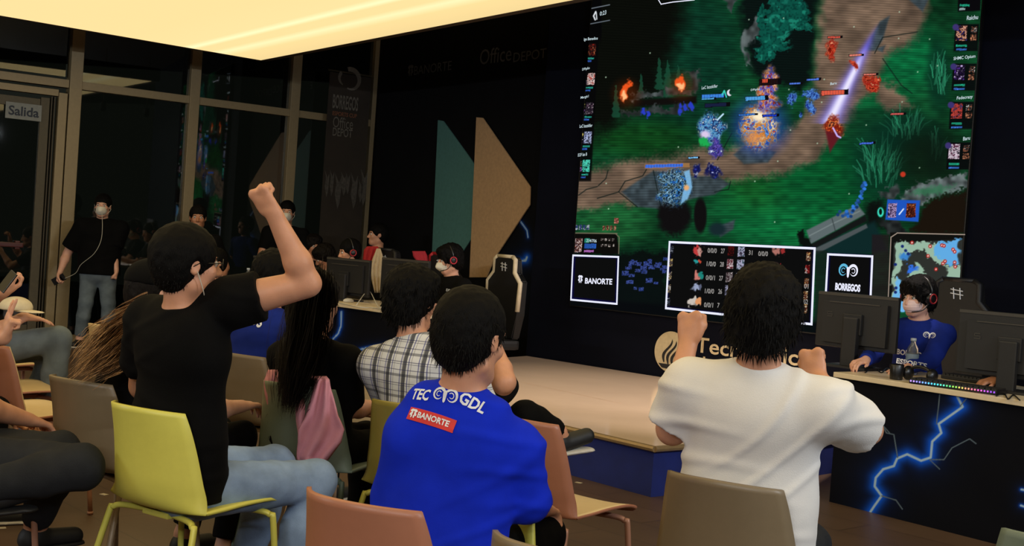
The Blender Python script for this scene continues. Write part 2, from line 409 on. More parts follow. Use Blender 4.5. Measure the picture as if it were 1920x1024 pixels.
# stage
F1 = xy(onz(981, 780, .3)); F2 = xy(onz(1228, 837, .3)); F3 = xy(onz(1300, 832, .3)); fd = (F2-F1).normalized()
Bk1 = xy(onz(988, 667, .3)); Bk1 = SL+Sd*.03+Sn*.02
FL = inter(F1, fd, Vector((-.24, 8, 0)), Vector((.04, 1, 0)))
LB = Vector((-.04, 11.75, 0))
R1 = inter(F2, (F3-F2).normalized(), SL+Sn*.02, Sd)
st = empty('stage_platform', xy(F2), 0, 'low six sided stage with glossy cream top and blue skirt under the big screen', 'stage')
F4 = F2+(F3-F2).normalized()*.95; R4 = inter(F4, -Sn, SL+Sn*.02, Sd)
SP = [F2-xy(F2), F4-F2, R4-F2, Bk1-F2, LB-F2, FL-F2]
def poly(bm, pts, z0, z1):
    a = [bm.verts.new((p.x, p.y, z0)) for p in pts]; b = [bm.verts.new((p.x, p.y, z1)) for p in pts]
    bm.faces.new(a); bm.faces.new(b)
    for i in range(len(pts)): bm.faces.new((a[i], a[(i+1) % len(pts)], b[(i+1) % len(pts)], b[i]))
M_stage = mat('cream_gloss_laminate', (236, 208, 180), rough=.12, var=.03, scale=3)
M_skirt = mat('royal_blue_skirt', (20, 36, 110), rough=.8, var=.15, scale=8)
def inset(pts, d):
    c = sum(pts, Vector())/len(pts); return [c+(p-c)*(1-d/(p-c).length) for p in pts]
bm = BM(); poly(bm, inset(SP, .03), .0, .262); obj('skirt', bm, M_skirt, st)
bm = BM(); poly(bm, SP, .265, .30); obj('top', bm, M_stage, st)
bm = BM()
for i in (5, 0):
    p, q = SP[i], SP[(i+1) % 6]; tube(bm, [Vector((p.x, p.y, .283)), Vector((q.x, q.y, .283))], .019, 8)
obj('edge_trim', bm, mat('edge_trim_tan', (150, 126, 92), rough=.3, metal=.3), st)
bm = BM()
for (a_, b_) in (((978, 717), (1165, 757)), ((940, 700), (1320, 770))):
    p, q = onz(*a_, .3), onz(*b_, .3); d = (q-p).normalized(); n = Vector((-d.y, d.x, 0))*.003
    z = Vector((-F2.x, -F2.y, .0012))
    bm.faces.new([bm.verts.new(v+z) for v in (p-n, q-n, q+n, p+n)])
    break
obj('seam_tape', bm, mat('seam_tape', (232, 204, 170), rough=.2), st)

# painted / printed panel helper : vertex colours on a dense grid
def smoothstep(a, b, x):
    t = np.clip((x-a)/(b-a), 0, 1); return t*t*(3-2*t)
def nproj(P):
    d = P-np.array(CO); z = d@np.array(CF); return 960+FOC*(d@np.array(CR))/z, 512-FOC*(d@np.array(CU))/z
def paint_grid(name, O, U, Vv, nu, nv, fn, m, parent, offs=None):
    """O origin, U/V world vectors; fn(px,py,a,b) -> rgb 0..1 (display values)"""
    a, b = np.meshgrid(np.linspace(0, 1, nu), np.linspace(0, 1, nv), indexing='ij')
    P = np.array(O)+a[..., None]*np.array(U)+b[..., None]*np.array(Vv)
    px, py = nproj(P); c = np.clip(fn(px, py, a, b), 0, 1)
    c = np.where(c <= .04045, c/12.92, ((c+.055)/1.055)**2.4)
    i = np.arange(nu*nv).reshape(nu, nv); Q = np.stack([i[:-1, :-1], i[1:, :-1], i[1:, 1:], i[:-1, 1:]], -1).reshape(-1, 4)
    me = bpy.data.meshes.new(name); me.vertices.add(nu*nv); me.vertices.foreach_set('co', P.astype(np.float32).ravel())
    me.loops.add(len(Q)*4); me.loops.foreach_set('vertex_index', Q.astype(np.int32).ravel())
    me.polygons.add(len(Q)); me.polygons.foreach_set('loop_start', np.arange(0, len(Q)*4, 4, dtype=np.int32))
    at_ = me.color_attributes.new('Col', 'FLOAT_COLOR', 'POINT')
    at_.data.foreach_set('color', np.concatenate([c, np.ones_like(c[..., :1])], -1).astype(np.float32).ravel())
    me.update(); return link(name, me, m, parent)
def segd(px, py, pts):
    """distance in px to polyline"""
    D = np.full(px.shape, 1e9)
    for (x0, y0), (x1, y1) in zip(pts[:-1], pts[1:]):
        dx, dy = x1-x0, y1-y0; t = np.clip(((px-x0)*dx+(py-y0)*dy)/(dx*dx+dy*dy+1e-9), 0, 1)
        D = np.minimum(D, np.hypot(px-x0-t*dx, py-y0-t*dy))
    return D
def bolt_paint(bolts, base=(.02, .026, .06)):
    def fn(px, py, a, b):
        c = np.zeros(px.shape+(3,))+np.array(base)
        c += (wobp(px, py, .02)*.006)[..., None]
        for pts, w, g in bolts:
            d = segd(px, py, pts)
            if g: c += (np.exp(-(d/(g*.5))**2)[..., None]*np.array((.02, .22, .55))+np.exp(-d/g)[..., None]*np.array((.01, .12, .34)))
            k = smoothstep(w*1.3, w*.4, d)[..., None]; c = c*(1-k)+k*np.array((.66, .78, .9))*(1 if g else .55)
        return c
    return fn
def wobp(px, py, f): return np.sin(px*f+1.4*np.sin(py*f*.8))*np.sin(py*f*1.2+1.3*np.sin(px*f*.7+2))
M_print = attrmat('printed_vinyl', emit=False, rough=.7); M_print.node_tree.nodes['Principled BSDF'].inputs['Specular IOR Level'].default_value = .12
M_laminate = mat('cream_laminate_top', (226, 208, 176), rough=.35, var=.03)
TH = .775
def gaming_table(label, A, B, depth, bolts, nu, nv):
    d = (B-A).normalized(); n = Vector((-d.y, d.x, 0))
    if n.y > 0: n = -n
    Ln = (B-A).length; t = empty('gaming_table', (0, 0, 0), 0, label, 'table')
    M = place(d, n, xy(A))
    bm = BM(); box(bm, (Ln/2, depth/2-.02, TH-.015), (Ln+.04, depth, .03), M, .004); obj('tabletop', bm, M_laminate, t)
    bm = BM(); box(bm, (Ln/2, .022, (TH-.032)/2), (Ln, .02, TH-.032), M)
    for x in (.02, Ln-.02): box(bm, (x, depth/2, (TH-.032)/2), (.03, depth-.06, TH-.032), M)
    obj('panel', bm, M_navy, t)
    O = xy(A)+n*-.008
    paint_grid('printed_front', O, d*Ln, Vector((0, 0, TH-.035)), nu, nv, bolt_paint(bolts), M_print, t)
    return M, Ln, d, n
TA = onz(1572, 698, TH); TB = onz(2040, 769.5, TH)
B1 = [(1795, 744), (1805, 763), (1760, 795), (1765, 812), (1748, 828), (1745, 858), (1727, 864), (1701, 852), (1682, 860), (1676, 874), (1656, 880), (1642, 896), (1640, 912), (1653, 930), (1640, 948), (1632, 960)]
RT = gaming_table('long table with navy front printed with a large blue lightning bolt, beside the masked player', TA, TB, .82, [
    (B1, 2.6, 26), ([(1815, 744), (1800, 762)], 1.2, 0), ([(1762, 740), (1756, 795)], 1.2, 0), ([(1651, 790), (1662, 812), (1676, 815), (1683, 858)], 1.3, 0), ([(1653, 795), (1668, 812)], 1.0, 0),
    ([(1745, 862), (1770, 862), (1785, 840), (1818, 823), (1830, 832)], 1.2, 0), ([(1743, 862), (1762, 880)], 1.0, 0), ([(1653, 930), (1680, 938), (1692, 955)], 1.2, 0),
    ([(1915, 918), (1935, 922)], 2, 8), ([(1914, 948), (1935, 955)], 2, 8)], 420, 190)
LA = onz(425, 539.5, TH); LB_ = onz(795, 590.5, TH)
LT = gaming_table('far table with navy front and thin lightning, below the left row of monitors', LA, LB_, .82, [
    ([(640, 585), (639, 612), (634, 626), (624, 636), (621, 650)], 1.2, 8), ([(648, 664), (655, 665), (665, 658), (690, 652), (720, 648)], 1.4, 7), ([(560, 640), (580, 620), (590, 590)], 1.2, 6)], 240, 60)
# back wall graphics
Mback = place(Bd, Bn, BK0)
def onback(px, py, off=.0):
    p = onpl(px, py, BK0+Bn*off, Bn); l = Mback.inverted() @ p; return l.x, l.z
def wallpoly(name, pts, m, label, cat, th=.012, off=.012):
    bm = BM(); prism(bm, [onback(*p, off) for p in pts], th, Mback @ Matrix.Translation((0, -off-th*0, 0)))
    o = obj(name, bm, m); return tagp(o, label, cat)
wallpoly('chevron_panel', [(821, 225), (831, 227), (936, 372), (820, 540), (807, 540)], mat('teal_paint', (80, 128, 124), rough=.7), 'teal arrow shaped panel on the black back wall', 'wall panel', .012, .014)
wallpoly('chevron_panel', [(893, 220), (905, 221), (994, 350), (993, 384), (925, 487), (912, 520), (880, 520)], mat('beige_paint', (198, 160, 118), rough=.7), 'beige arrow shaped panel on the black back wall beside the screen', 'wall panel', .012, .034)
O = Mback @ Vector((onback(925, 560)[0], -.006, .35)); O2 = Mback @ Vector((_bl-.02, -.006, .35))
bg = paint_grid('lightning_print', O, O2-O, Vector((0, 0, 1.75)), 200, 130,
    bolt_paint([([(988, 482), (986, 488), (974, 490), (964, 500), (955, 516), (957, 532), (963, 548), (955, 572)], 2.2, 16), ([(972, 410), (978, 418), (988, 432), (990, 445)], 1.1, 5), ([(963, 560), (975, 558)], 1, 0)], (.045, .045, .055)), M_print, None)
tagp(bg, 'blue lightning print low on the black wall under the beige panel', 'wall graphic')
M_greytxt = mat('dim_grey_lettering', (92, 92, 92), rough=.7)
def btext(name, txt, p, q, hpx, label, bold=.0, sp=1.0, extra=None):
    a = onback(*p, .01); b = onback(*q, .01); w = b[0]-a[0]
    bm = text_bm(txt, 1.0, bold, sp=sp); xs = [v.co.x for v in bm.verts]; ys = [v.co.y for v in bm.verts]
    W_ = max(xs)-min(xs); Hh = max(ys)-min(ys)
    s_ = 2300/ (BK0.y); hh = hpx
    sl = (b[1]-a[1])/w
    M = Mback @ Matrix.Translation((a[0], -.01, a[1])) @ Matrix.Rotation(math.pi/2, 4, 'X') @ Matrix.Diagonal((w/W_, hh/Hh, 1, 1)) @ Matrix.Translation((-min(xs), -min(ys), 0))
    b2 = BM(); bm_add(b2, bm, M)
    if extra: extra(b2, a, hh)
    return tagp(obj(name, b2, M_greytxt), label, 'sign lettering')
def banorte_mark(bm, M, s):
    """four petals over two feet"""
    def e_(cx, cy, rx, ry, rot, n=14):
        c, s_ = math.cos(rot), math.sin(rot)
        bm.faces.new([bm.verts.new(M @ Vector(((cx+rx*math.cos(t)*c-ry*math.sin(t)*s_)*s, (cy+rx*math.cos(t)*s_+ry*math.sin(t)*c)*s, 0))) for t in [2*math.pi*k/n for k in range(n)]])
    e_(.27, .80, .27, .17, .25); e_(.73, .80, .27, .17, -.25); e_(.24, .42, .26, .15, .9); e_(.78, .42, .26, .15, -.9)
    e_(.34, .14, .10, .20, -.15); e_(.66, .14, .10, .20, .15)
def bx(bm, a, hh):
    banorte_mark(bm, Mback @ Matrix.Translation((a[0]-.15, -.01, a[1])) @ Matrix.Rotation(math.pi/2, 4, 'X'), .13)
btext('wall_lettering', 'BANORTE', (776, 141), (846, 131), .105, 'dim grey BANORTE lettering high on the black back wall', .0, extra=bx)
btext('wall_lettering', 'Office', (899, 122), (958, 116), .165, 'dim grey Office lettering high on the black wall by the screen', .0)
btext('wall_lettering', 'DEPOT', (962, 117), (1024, 107), .10, 'dim grey DEPOT lettering cut off by the screen wall', .004)

# hanging banner before the third window
bn = empty('hanging_banner', label='tall dark brown banner with grey cup logo and sponsor lettering by the windows', cat='banner')
Mb = place(Wd, Wn, Wa+Wn*.16)
def onban(px, py):
    p = onpl(px, py, Wa+Wn*.16, Wn); l = Mb.inverted() @ p; return l.x, l.z
xl, xr = onban(608, 300)[0], onban(686, 300)[0]
bm = BM(); box(bm, ((xl+xr)/2, .006, 1.75), (xr-xl, .008, 3.1), Mb); obj('cloth', bm, mat('banner_brown', (44, 36, 27), rough=.85, var=.25, scale=3), bn)
bm = BM(); tube(bm, [Mb @ Vector((xl-.02, .01, 3.32)), Mb @ Vector((xr+.02, .01, 3.32))], .012); obj('rail', bm, M_aluD, bn)
M_bt = mat('banner_print_grey', (104, 98, 88), rough=.8, var=.2)
M_bt2 = mat('banner_print_orange', (120, 74, 48), rough=.8)
def bantext(txt, c, wpx, z, h, m=M_bt, bold=.02):
    x = onban(c, 200)[0]; t = text_bm(txt, 1, bold, align='CENTER'); ys = [v.co.y for v in t.verts]; xs = [v.co.x for v in t.verts]
    w = onban(c+wpx/2, 200)[0]-onban(c-wpx/2, 200)[0]
    b = BM(); bm_add(b, t, Mb @ Matrix.Translation((x, -.004, z)) @ Matrix.Rotation(math.pi/2, 4, 'X') @ Matrix.Diagonal((w/(max(xs)-min(xs)), h/(max(ys)-min(ys)), 1, 1)) @ Matrix.Translation((0, -min(ys), 0)))
    obj('lettering', b, m, bn)
bantext('BORREGOS', 647, 48, onban(647, 206)[1], .17); bantext('ESPORTS CUP', 647, 46, onban(647, 219)[1], .05, M_bt2)
bantext('Office', 645, 38, onban(645, 241)[1], .13, bold=0); bantext('DEPOT', 645, 37, onban(645, 257)[1], .10, bold=.01)
bm = BM()
def arcpoly(bm, M, cx, cy, r0, r1, a0, a1, w0=1.0, w1=.15, n=14):
    """tapered crescent"""
    O_, I_ = [], []
    for k in range(n+1):
        t = k/n; a = a0+(a1-a0)*t; r = r0+(r1-r0)*t; w = (w0+(w1-w0)*t)*math.sin(math.pi*min(1, .15+t*.85))**.3 if t < 1 else .02
        O_.append(bm.verts.new(M @ Vector((cx+math.cos(a)*(r+w/2), cy+math.sin(a)*(r+w/2), 0)))); I_.append(bm.verts.new(M @ Vector((cx+math.cos(a)*(r-w/2), cy+math.sin(a)*(r-w/2), 0))))
    for k in range(n): bm.faces.new((O_[k], O_[k+1], I_[k+1], I_[k]))
def ram(bm, M, s, parts='lrh'):
    """ram head with two curled horns, about 2s wide"""
    T = M @ Matrix.Scale(s, 4)
    for sg in (-1, 1):
        if ('l' if sg < 0 else 'r') not in parts: continue
        for r_, w_ in ((.46, .27), (.20, .08)):
            a0, a1 = (math.radians(150), math.radians(-145)) if sg > 0 else (math.radians(30), math.radians(325))
            arcpoly(bm, T, sg*.52, 0, r_, r_*.75, a0, a1, w_, .05)
    if 'h' in parts:
        bm.faces.new([bm.verts.new(T @ Vector((x, y, 0))) for x, y in ((-.17, .35), (-.05, .28), (.05, .28), (.17, .35), (.15, 0), (.09, -.45), (0, -.55), (-.09, -.45), (-.15, 0))])
xr_, zr_ = onban(657, 150)
arcpoly(bm, Mb @ Matrix.Translation((xr_, -.004, zr_)) @ Matrix.Rotation(math.pi/2, 4, 'X'), .0, 0, .13, .11, math.radians(110), math.radians(-110), .07, .03)
arcpoly(bm, Mb @ Matrix.Translation((xr_, -.004, zr_)) @ Matrix.Rotation(math.pi/2, 4, 'X'), -.06, 0, .10, .08, math.radians(130), math.radians(240), .05, .02)
obj('horn_emblem', bm, M_bt, bn)
bm = BM(); random.seed(4)
for px in (613, 622, 634, 645, 652, 664, 676, 682):
    x0, z0 = onban(px, 352+random.uniform(-8, 14)); w = random.uniform(.03, .055); h = random.uniform(.12, .30)
    pts = [(x0-w, z0), (x0-w*.7, z0+h*.5), (x0-w*1.3, z0+h), (x0, z0+h*.55), (x0+w*.7, z0+h*.9), (x0+w*.7, z0+h*.3), (x0+w*.5, z0-h*.4), (x0, z0-h*.7)]
    bm.faces.new([bm.verts.new(Mb @ Vector((a, -.004, b))) for a, b in pts])
obj('flame_print', bm, mat('banner_flame_grey', (74, 69, 62), rough=.85, var=.3), bn)

# paper scraps on the floor
M_paper = mat('paper_scrap', (176, 164, 140), rough=.8)
for i, (px, py) in enumerate([(136, 910), (213, 957), (2, 990), (70, 948), (195, 927), (1500, 1003), (318, 905), (1085, 905)]):
    p = onz(px, py, .002); s = empty('paper_scrap', (p.x, p.y, 0), random.uniform(0, 3), 'tiny white paper scrap lying on the brown floor', 'paper scrap', 'paper scraps on the floor')
    bpy.data.objects.remove(s)
    bm = BM(); box(bm, (0, 0, .0015), (.04, .028, .002)); o = obj('paper_scrap', bm, M_paper); o.location = (p.x, p.y, 0); o.rotation_euler[2] = random.uniform(0, 3)
    tagp(o, 'tiny white paper scrap lying on the brown floor', 'paper scrap', 'paper scraps on the floor')
lum(-1.9, -1.9, 'to the left behind the photographer'); lum(1.9, -1.9, 'to the right behind the photographer'); lum(4.7, 2.3, 'beyond the right edge over the tables'); lum(-8.6, 3.0, 'beyond the left edge of the picture')

for i, (p_, t_) in enumerate(ADDED_SPOTS):  # housings drawn for the added stage spots
    g = empty('added_stage_spot', p_, 0, 'black added spotlight out of view, brightening the stage, %s the other one' % ('nearer than' if i == 0 else 'farther than'), 'spotlight')
    d = (Vector(t_)-Vector(p_)).normalized(); bm = BM(); tube(bm, [d*-.16, d*-.02], .05, 16, False); tube(bm, [d*-.17, d*-.16], .05, 16); obj('can', bm, M_aluD, g)
    bm = BM(); tube(bm, [d*-.09, Vector((0, 0, CEIL-p_[2]))], .009, 8); obj('arm', bm, M_aluD, g)
# ------------------------------------------------------------------ LED wall
SO = .045
def onscr(px, py, off=SO): return onpl(px, py, Sa+Sn*off, Sn)
MS = place(Sd, Sn, xy(onscr(1069, 572))); MSi = MS.inverted()
def scr(px, py, off=SO):
    l = MSi @ onscr(px, py, off); return l.x, l.z
sz0 = scr(1069, 572)[1]; sw = scr(1806, 440)[0]; sz1 = scr(1300, -34)[1]
led = empty('led_screen', label='giant LED wall screen showing a green battle game with score boxes', cat='screen')
bm = BM(); box(bm, (sw/2, .03, (sz0+sz1)/2), (sw+.02, .055, sz1-sz0+.02), MS, .003); obj('housing', bm, mat('led_housing_black', (10, 10, 12), rough=.5), led)
_rng = np.random.RandomState(7); _LAT = _rng.rand(64, 64)
def vn(x, y, s, k=0):
    x = x/s+k*7.3; y = y/s+k*3.1; xi = np.floor(x).astype(int); yi = np.floor(y).astype(int); fx = x-xi; fy = y-yi
    fx = fx*fx*(3-2*fx); fy = fy*fy*(3-2*fy); g = lambda a, b: _LAT[a % 64, b % 64]
    return (g(xi, yi)*(1-fx)+g(xi+1, yi)*fx)*(1-fy)+(g(xi, yi+1)*(1-fx)+g(xi+1, yi+1)*fx)*fy
def inpoly(px, py, pts):
    ins = np.zeros(px.shape, bool); n = len(pts)
    for i in range(n):
        x0, y0 = pts[i]; x1, y1 = pts[(i+1) % n]
        if y0 == y1: continue
        cnd = ((y0 > py) != (y1 > py)) & (px < (x1-x0)*(py-y0)/(y1-y0)+x0); ins ^= cnd
    return ins
def game(px, py, a, b):
    n1 = vn(px, py, 60); n2 = vn(px, py, 22, 1); n3 = vn(px, py, 8, 2); n4 = vn(px, py*2.5, 14, 3); n5 = vn(px, py, 3.2, 5)
    wx_ = px+14*(n2-.5)+8*(n3-.5); wy_ = py+14*(vn(px, py, 22, 4)-.5)+8*(n5-.5)
    c = np.zeros(px.shape+(3,))
    def rgb(*v): return np.array(v)/255.
    def mixm(m, col): 
        nonlocal c; m = np.clip(m, 0, 1); i = m > .003; k = m[i][:, None]
        c[i] = c[i]*(1-k)+k*(col[i] if np.ndim(col) == 3 else col)
    def E_(cx, cy, rx, ry, soft=.4, rot=0, w=False):
        R = max(rx, ry)*(1.1+soft)+18; s = (np.abs(px-cx) < R) & (np.abs(py-cy) < R); out = np.zeros(px.shape)
        x, y = (wx_[s], wy_[s]) if w else (px[s], py[s]); u = (x-cx)/rx; v = (y-cy)/ry
        out[s] = smoothstep(1+soft, 1-soft, np.sqrt(u*u+v*v)); return out
    def P_(pts, soft=3, w=False):
        xs_ = [p[0] for p in pts]; ys_ = [p[1] for p in pts]; R = soft+18; q = (px > min(xs_)-R) & (px < max(xs_)+R) & (py > min(ys_)-R) & (py < max(ys_)+R); out = np.zeros(px.shape)
        x, y = (wx_[q], wy_[q]) if w else (px[q], py[q]); d = segd(x, y, pts+[pts[0]]); s = np.where(inpoly(x, y, pts), d, -d); out[q] = smoothstep(-soft, soft, s); return out
    def ln(pts, w):
        xs_ = [p[0] for p in pts]; ys_ = [p[1] for p in pts]; R = w+2; q = (px > min(xs_)-R) & (px < max(xs_)+R) & (py > min(ys_)-R) & (py < max(ys_)+R); out = np.zeros(px.shape)
        out[q] = smoothstep(w+.8, max(w-.8, 0), segd(px[q], py[q], pts)); return out
    def colour(m, cols, sc, seed):
        i = m > .003; v = .62*vn(px[i], py[i], sc, seed)+.38*vn(px[i], py[i]*1.0, sc*.42, seed+5); v = np.clip((v-.5)*1.5+.5, 0, 1); k = len(cols); col = np.zeros((len(v), 3))
        for j, q in enumerate(cols): col += (np.clip(1-np.abs(v*(k-1)-j)*1.3, 0, 1))[:, None]*rgb(*q)
        mm = m[i][:, None]; c[i] = c[i]*(1-mm)+mm*col
    # ground
    green = (np.ones(px.shape)[..., None]*rgb(14, 62, 34))*(.62+.6*n1+.25*n2)[..., None]; c = green
    mixm(E_(1310, 110, 80, 130, .5), rgb(12, 58, 40)*.95)
    mixm(E_(1470, 400, 110, 80, .6), rgb(14, 108, 56)); mixm(E_(1420, 340, 60, 50, .7), rgb(22, 96, 40)*.9)
    mixm(E_(1150, 415, 70, 40, .5), rgb(28, 92, 48)); mixm(E_(1200, 260, 100, 30, .6), rgb(16, 66, 26))
    mixm(E_(1700, 110, 60, 60, .6), rgb(12, 104, 58)); mixm(E_(1560, 330, 110, 60, .6), rgb(10, 84, 42)); mixm(E_(1640, 170, 60, 34, .6), rgb(14, 100, 54))
    c = c*(.8+.4*n4)[..., None]
    # dark thicket top-left
    mixm(P_([(1060, -80), (1290, -80), (1290, 20), (1262, 90), (1240, 170), (1140, 240), (1090, 270), (1050, 270)], 26, True), rgb(11, 13, 9))
    mixm(P_([(1375, -80), (1540, -80), (1530, 40), (1520, 130), (1500, 180), (1470, 160), (1410, 140), (1395, 60)], 10, True), rgb(10, 20, 18))
    # dirt lane
    dirt = np.ones(px.shape)[..., None]*rgb(112, 92, 76)*(.72+.38*n2+.22*n4)[..., None]
    def lane(pts, soft=12):
        nonlocal c; m = P_(pts, soft, True)[..., None]; c = c*(1-m)+m*dirt
    lane([(1545, -80), (1755, -80), (1735, 30), (1718, 75), (1660, 110), (1640, 160), (1600, 205), (1560, 260), (1520, 300), (1490, 290), (1520, 190), (1535, 90)])
    lane([(1640, 150), (1680, 160), (1710, 200), (1660, 205), (1640, 190)], 8)
    lane([(1520, 215), (1560, 250), (1510, 310), (1440, 330), (1330, 340), (1240, 345), (1060, 400), (1060, 330), (1200, 300), (1330, 280), (1440, 270)], 12)
    lane([(1060, 330), (1110, 320), (1200, 330), (1210, 380), (1060, 395)], 10)
    # flag stones
    st_ = (np.ones(px.shape)[..., None]*rgb(62, 74, 80))*(.75+.45*n3)[..., None]
    def stone(pts, soft=3):
        nonlocal c; m = P_(pts, soft)[..., None]; c = c*(1-m)+m*st_
    stone([(1165, 360), (1225, 320), (1290, 330), (1345, 330), (1368, 345), (1340, 365), (1300, 372), (1240, 392), (1195, 388)]); stone([(1375, 290), (1400, 270), (1455, 285), (1440, 305), (1395, 308)])
    stone([(1618, 95), (1650, 40), (1668, 30), (1655, 75), (1640, 95)]); stone([(1705, 0), (1745, -10), (1730, 22)]); stone([(1640, 92), (1660, 85), (1655, 98)])
    stone([(1345, 425), (1378, 412), (1375, 430), (1350, 445)])
    for L_ in ([(1225, 320), (1240, 392)], [(1195, 388), (1160, 360), (1120, 372)], [(1290, 330), (1285, 375)], [(1640, 100), (1655, 70), (1720, 60)], [(1655, 110), (1690, 160), (1710, 175)], [(1085, 366), (1100, 355), (1120, 350)], [(1122, 348), (1136, 335), (1140, 320)], [(1160, 360), (1172, 340), (1205, 330), (1212, 318)], [(1345, 300), (1372, 250)], [(1340, 360), (1366, 355), (1370, 340)]):
        mixm(ln(L_, 1.0)*.75, rgb(16, 26, 24))
    # horizontal scan banding of the panel
    c = c*(.93+.10*np.sin((py-.1*px*(1-py/300.))*.9))[..., None]
    # rocks and firs top centre
    rock = (np.ones(px.shape)[..., None]*rgb(76, 84, 84))*(.5+.8*n3)[..., None]
    def rk(pts, f=1., soft=3):
        nonlocal c; m = P_(pts, soft, True)[..., None]; c = c*(1-m)+m*rock*f
    rk([(1395, 70), (1410, 40), (1430, 20), (1420, 70), (1400, 90), (1402, 110), (1410, 128), (1400, 125), (1392, 95)], 1.1); rk([(1365, -10), (1380, 0), (1375, 26), (1362, 10)], .9)
    for cx, top, h_, w in ((1432, 0, 110, 18), (1455, -30, 130, 30), (1500, -30, 90, 28), (1478, -40, 100, 26), (1440, 55, 60, 14)):
        t = np.clip((wy_-top)/h_, 0, 1); m = smoothstep(1.1, .7, np.abs(wx_-cx)/(w*(.15+.85*t)*(.7+.5*np.abs(np.sin(wy_*.22)))))*((wy_ > top) & (wy_ < top+h_))
        mixm(m*.9, rgb(12, 84, 70)*1.0); mixm(m*smoothstep(.55, .85, n3)*.7, rgb(32, 140, 116))
        mixm(m*smoothstep(.5, .2, n5)*.55, rgb(4, 40, 36))
    for cx, top, h_, w in ((1236, 108, 60, 10), (1252, 112, 70, 12), (1272, 122, 50, 8), (1155, 160, 60, 9), (1202, 138, 40, 6)):
        t = np.clip((py-top)/h_, 0, 1); m = smoothstep(1.1, .7, np.abs(px+3*(n5-.5)-cx)/(w*(.12+.88*t)*(.72+.4*np.abs(np.sin(py*.3)))))*((py > top) & (py < top+h_)); mixm(m*.75, rgb(26, 78, 56)*1.0)
    # ruined wall with two braziers
    rk([(1188, 176), (1242, 170), (1244, 182), (1192, 186)], .9); rk([(1250, 168), (1300, 162), (1304, 176), (1252, 182)], .8); rk([(1282, 135), (1305, 132), (1316, 150), (1312, 172), (1300, 165), (1298, 148)], .7)
    mixm(P_([(1190, 188), (1306, 180), (1306, 194), (1188, 200)], 3), rgb(16, 14, 12)); rk([(1170, 206), (1300, 196), (1300, 206), (1172, 214)], .6)
    for fx, fy in ((1175, 170), (1278, 156)):
        mixm(E_(fx, fy+6, 22, 22, .8)*.5, rgb(110, 40, 8)); mixm(E_(fx, fy, 8, 15, .3, 0, True), rgb(235, 84, 30)); mixm(E_(fx, fy+6, 5, 7, .5, 0, True), rgb(255, 190, 130))
    for bx_, by_ in ((1200, 208), (1211, 214), (1272, 204), (1284, 202), (1298, 200)): mixm(E_(bx_, by_, 5, 6, .4, 0, True), rgb(40, 60, 190))
    # tall grass clumps
    rs = np.random.RandomState(3)
    for (cx, cy, rw, rh, n) in ((1650, 290, 60, 90, 90), (1700, 235, 50, 40, 40), (1760, 130, 22, 70, 34), (1752, 270, 20, 50, 20)):
        mixm(E_(cx, cy+10, rw*.95, rh*.9, .5)*.75, rgb(8, 44, 32))
        for i in range(n):
            x0 = cx+rs.uniform(-.55, .55)*rw; y0 = cy+rs.uniform(-.1, 1)*rh*.7; dx = (x0-cx)*.5+rs.uniform(-12, 12); hh = rs.uniform(18, 42)
            pts = [(x0, y0), (x0+dx*.35, y0-hh*.6), (x0+dx, y0-hh)]
            sel = (np.abs(px-x0) < 50) & (np.abs(py-y0+20) < 40)
            if sel.any():
                d = segd(px[sel], py[sel], pts); m = smoothstep(1.5, .5, d)*rs.uniform(.35, .85); col = rgb(40, 128, 92)*rs.uniform(.6, 1.15)
                c[sel] = c[sel]*(1-m[:, None])+m[:, None]*col
    mixm(E_(1740, 300, 60, 60, .6)*.8, rgb(12, 22, 14)); mixm(E_(1693, 327, 5, 5, .3), rgb(190, 54, 34))
    # lower right rocks and broken beam
    rk([(1690, 365), (1722, 340), (1760, 335), (1815, 322), (1815, 352), (1770, 360), (1735, 385), (1700, 380)], 1.2); mixm(P_([(1700, 366), (1740, 350), (1790, 348), (1740, 372)], 6, True)*.7, rgb(50, 120, 80))
    mixm(P_([(1730, 392), (1770, 362), (1815, 356), (1815, 440), (1705, 440)], 5, True), rgb(26, 19, 12))
    rk([(1646, 372), (1686, 342), (1688, 362), (1672, 374)], .8); rk([(1645, 420), (1680, 412), (1702, 440), (1660, 445)], .5)
    mixm(P_([(1620, 380), (1650, 380), (1650, 430), (1620, 430)], 8, True), rgb(12, 16, 14))
    mixm(P_([(1500, 470), (1640, 415), (1665, 470), (1600, 480)], 6), rgb(14, 40, 40))
    mixm(P_([(1512, 432), (1608, 384), (1622, 402), (1520, 458)], 2), rgb(92, 104, 106)); mixm(ln([(1518, 442), (1560, 420), (1612, 396)], 1.2)*.6, rgb(130, 142, 142)); mixm(ln([(1560, 410), (1566, 432)], 1)*.7, rgb(50, 58, 60)); mixm(P_([(1520, 458), (1622, 404), (1626, 414), (1528, 466)], 2), rgb(20, 22, 22)); mixm(P_([(1528, 466), (1624, 420), (1627, 427), (1532, 476)], 1.5), rgb(74, 82, 84))
    mixm(P_([(1495, 440), (1512, 432), (1522, 460), (1505, 466)], 3, True), rgb(10, 14, 12))
    for i in range(34):
        t = rs.rand(); x0 = 1572+50*t**.7+rs.uniform(-5, 5); y0 = 402-60*t**2.2+rs.uniform(-7, 7); mixm(E_(x0, y0, 3.2, 3.0, .3), rgb(44, 104, 190)*rs.uniform(.5, 1.2))
    # characters drawn as plain glowing blobs
    mixm(E_(1262, 408, 28, 36, .25, 0, True), rgb(16, 14, 15)); mixm(E_(1313, 404, 12, 33, .2), rgb(16, 14, 15)); mixm(E_(1345, 430, 16, 12, .4), rgb(22, 40, 44))
    def sprite(cx, cy, rx, ry, cols, seed=0, soft=.3, sc=5):
        colour(E_(cx, cy, rx, ry, soft, 0, True), cols, sc, 10+seed)
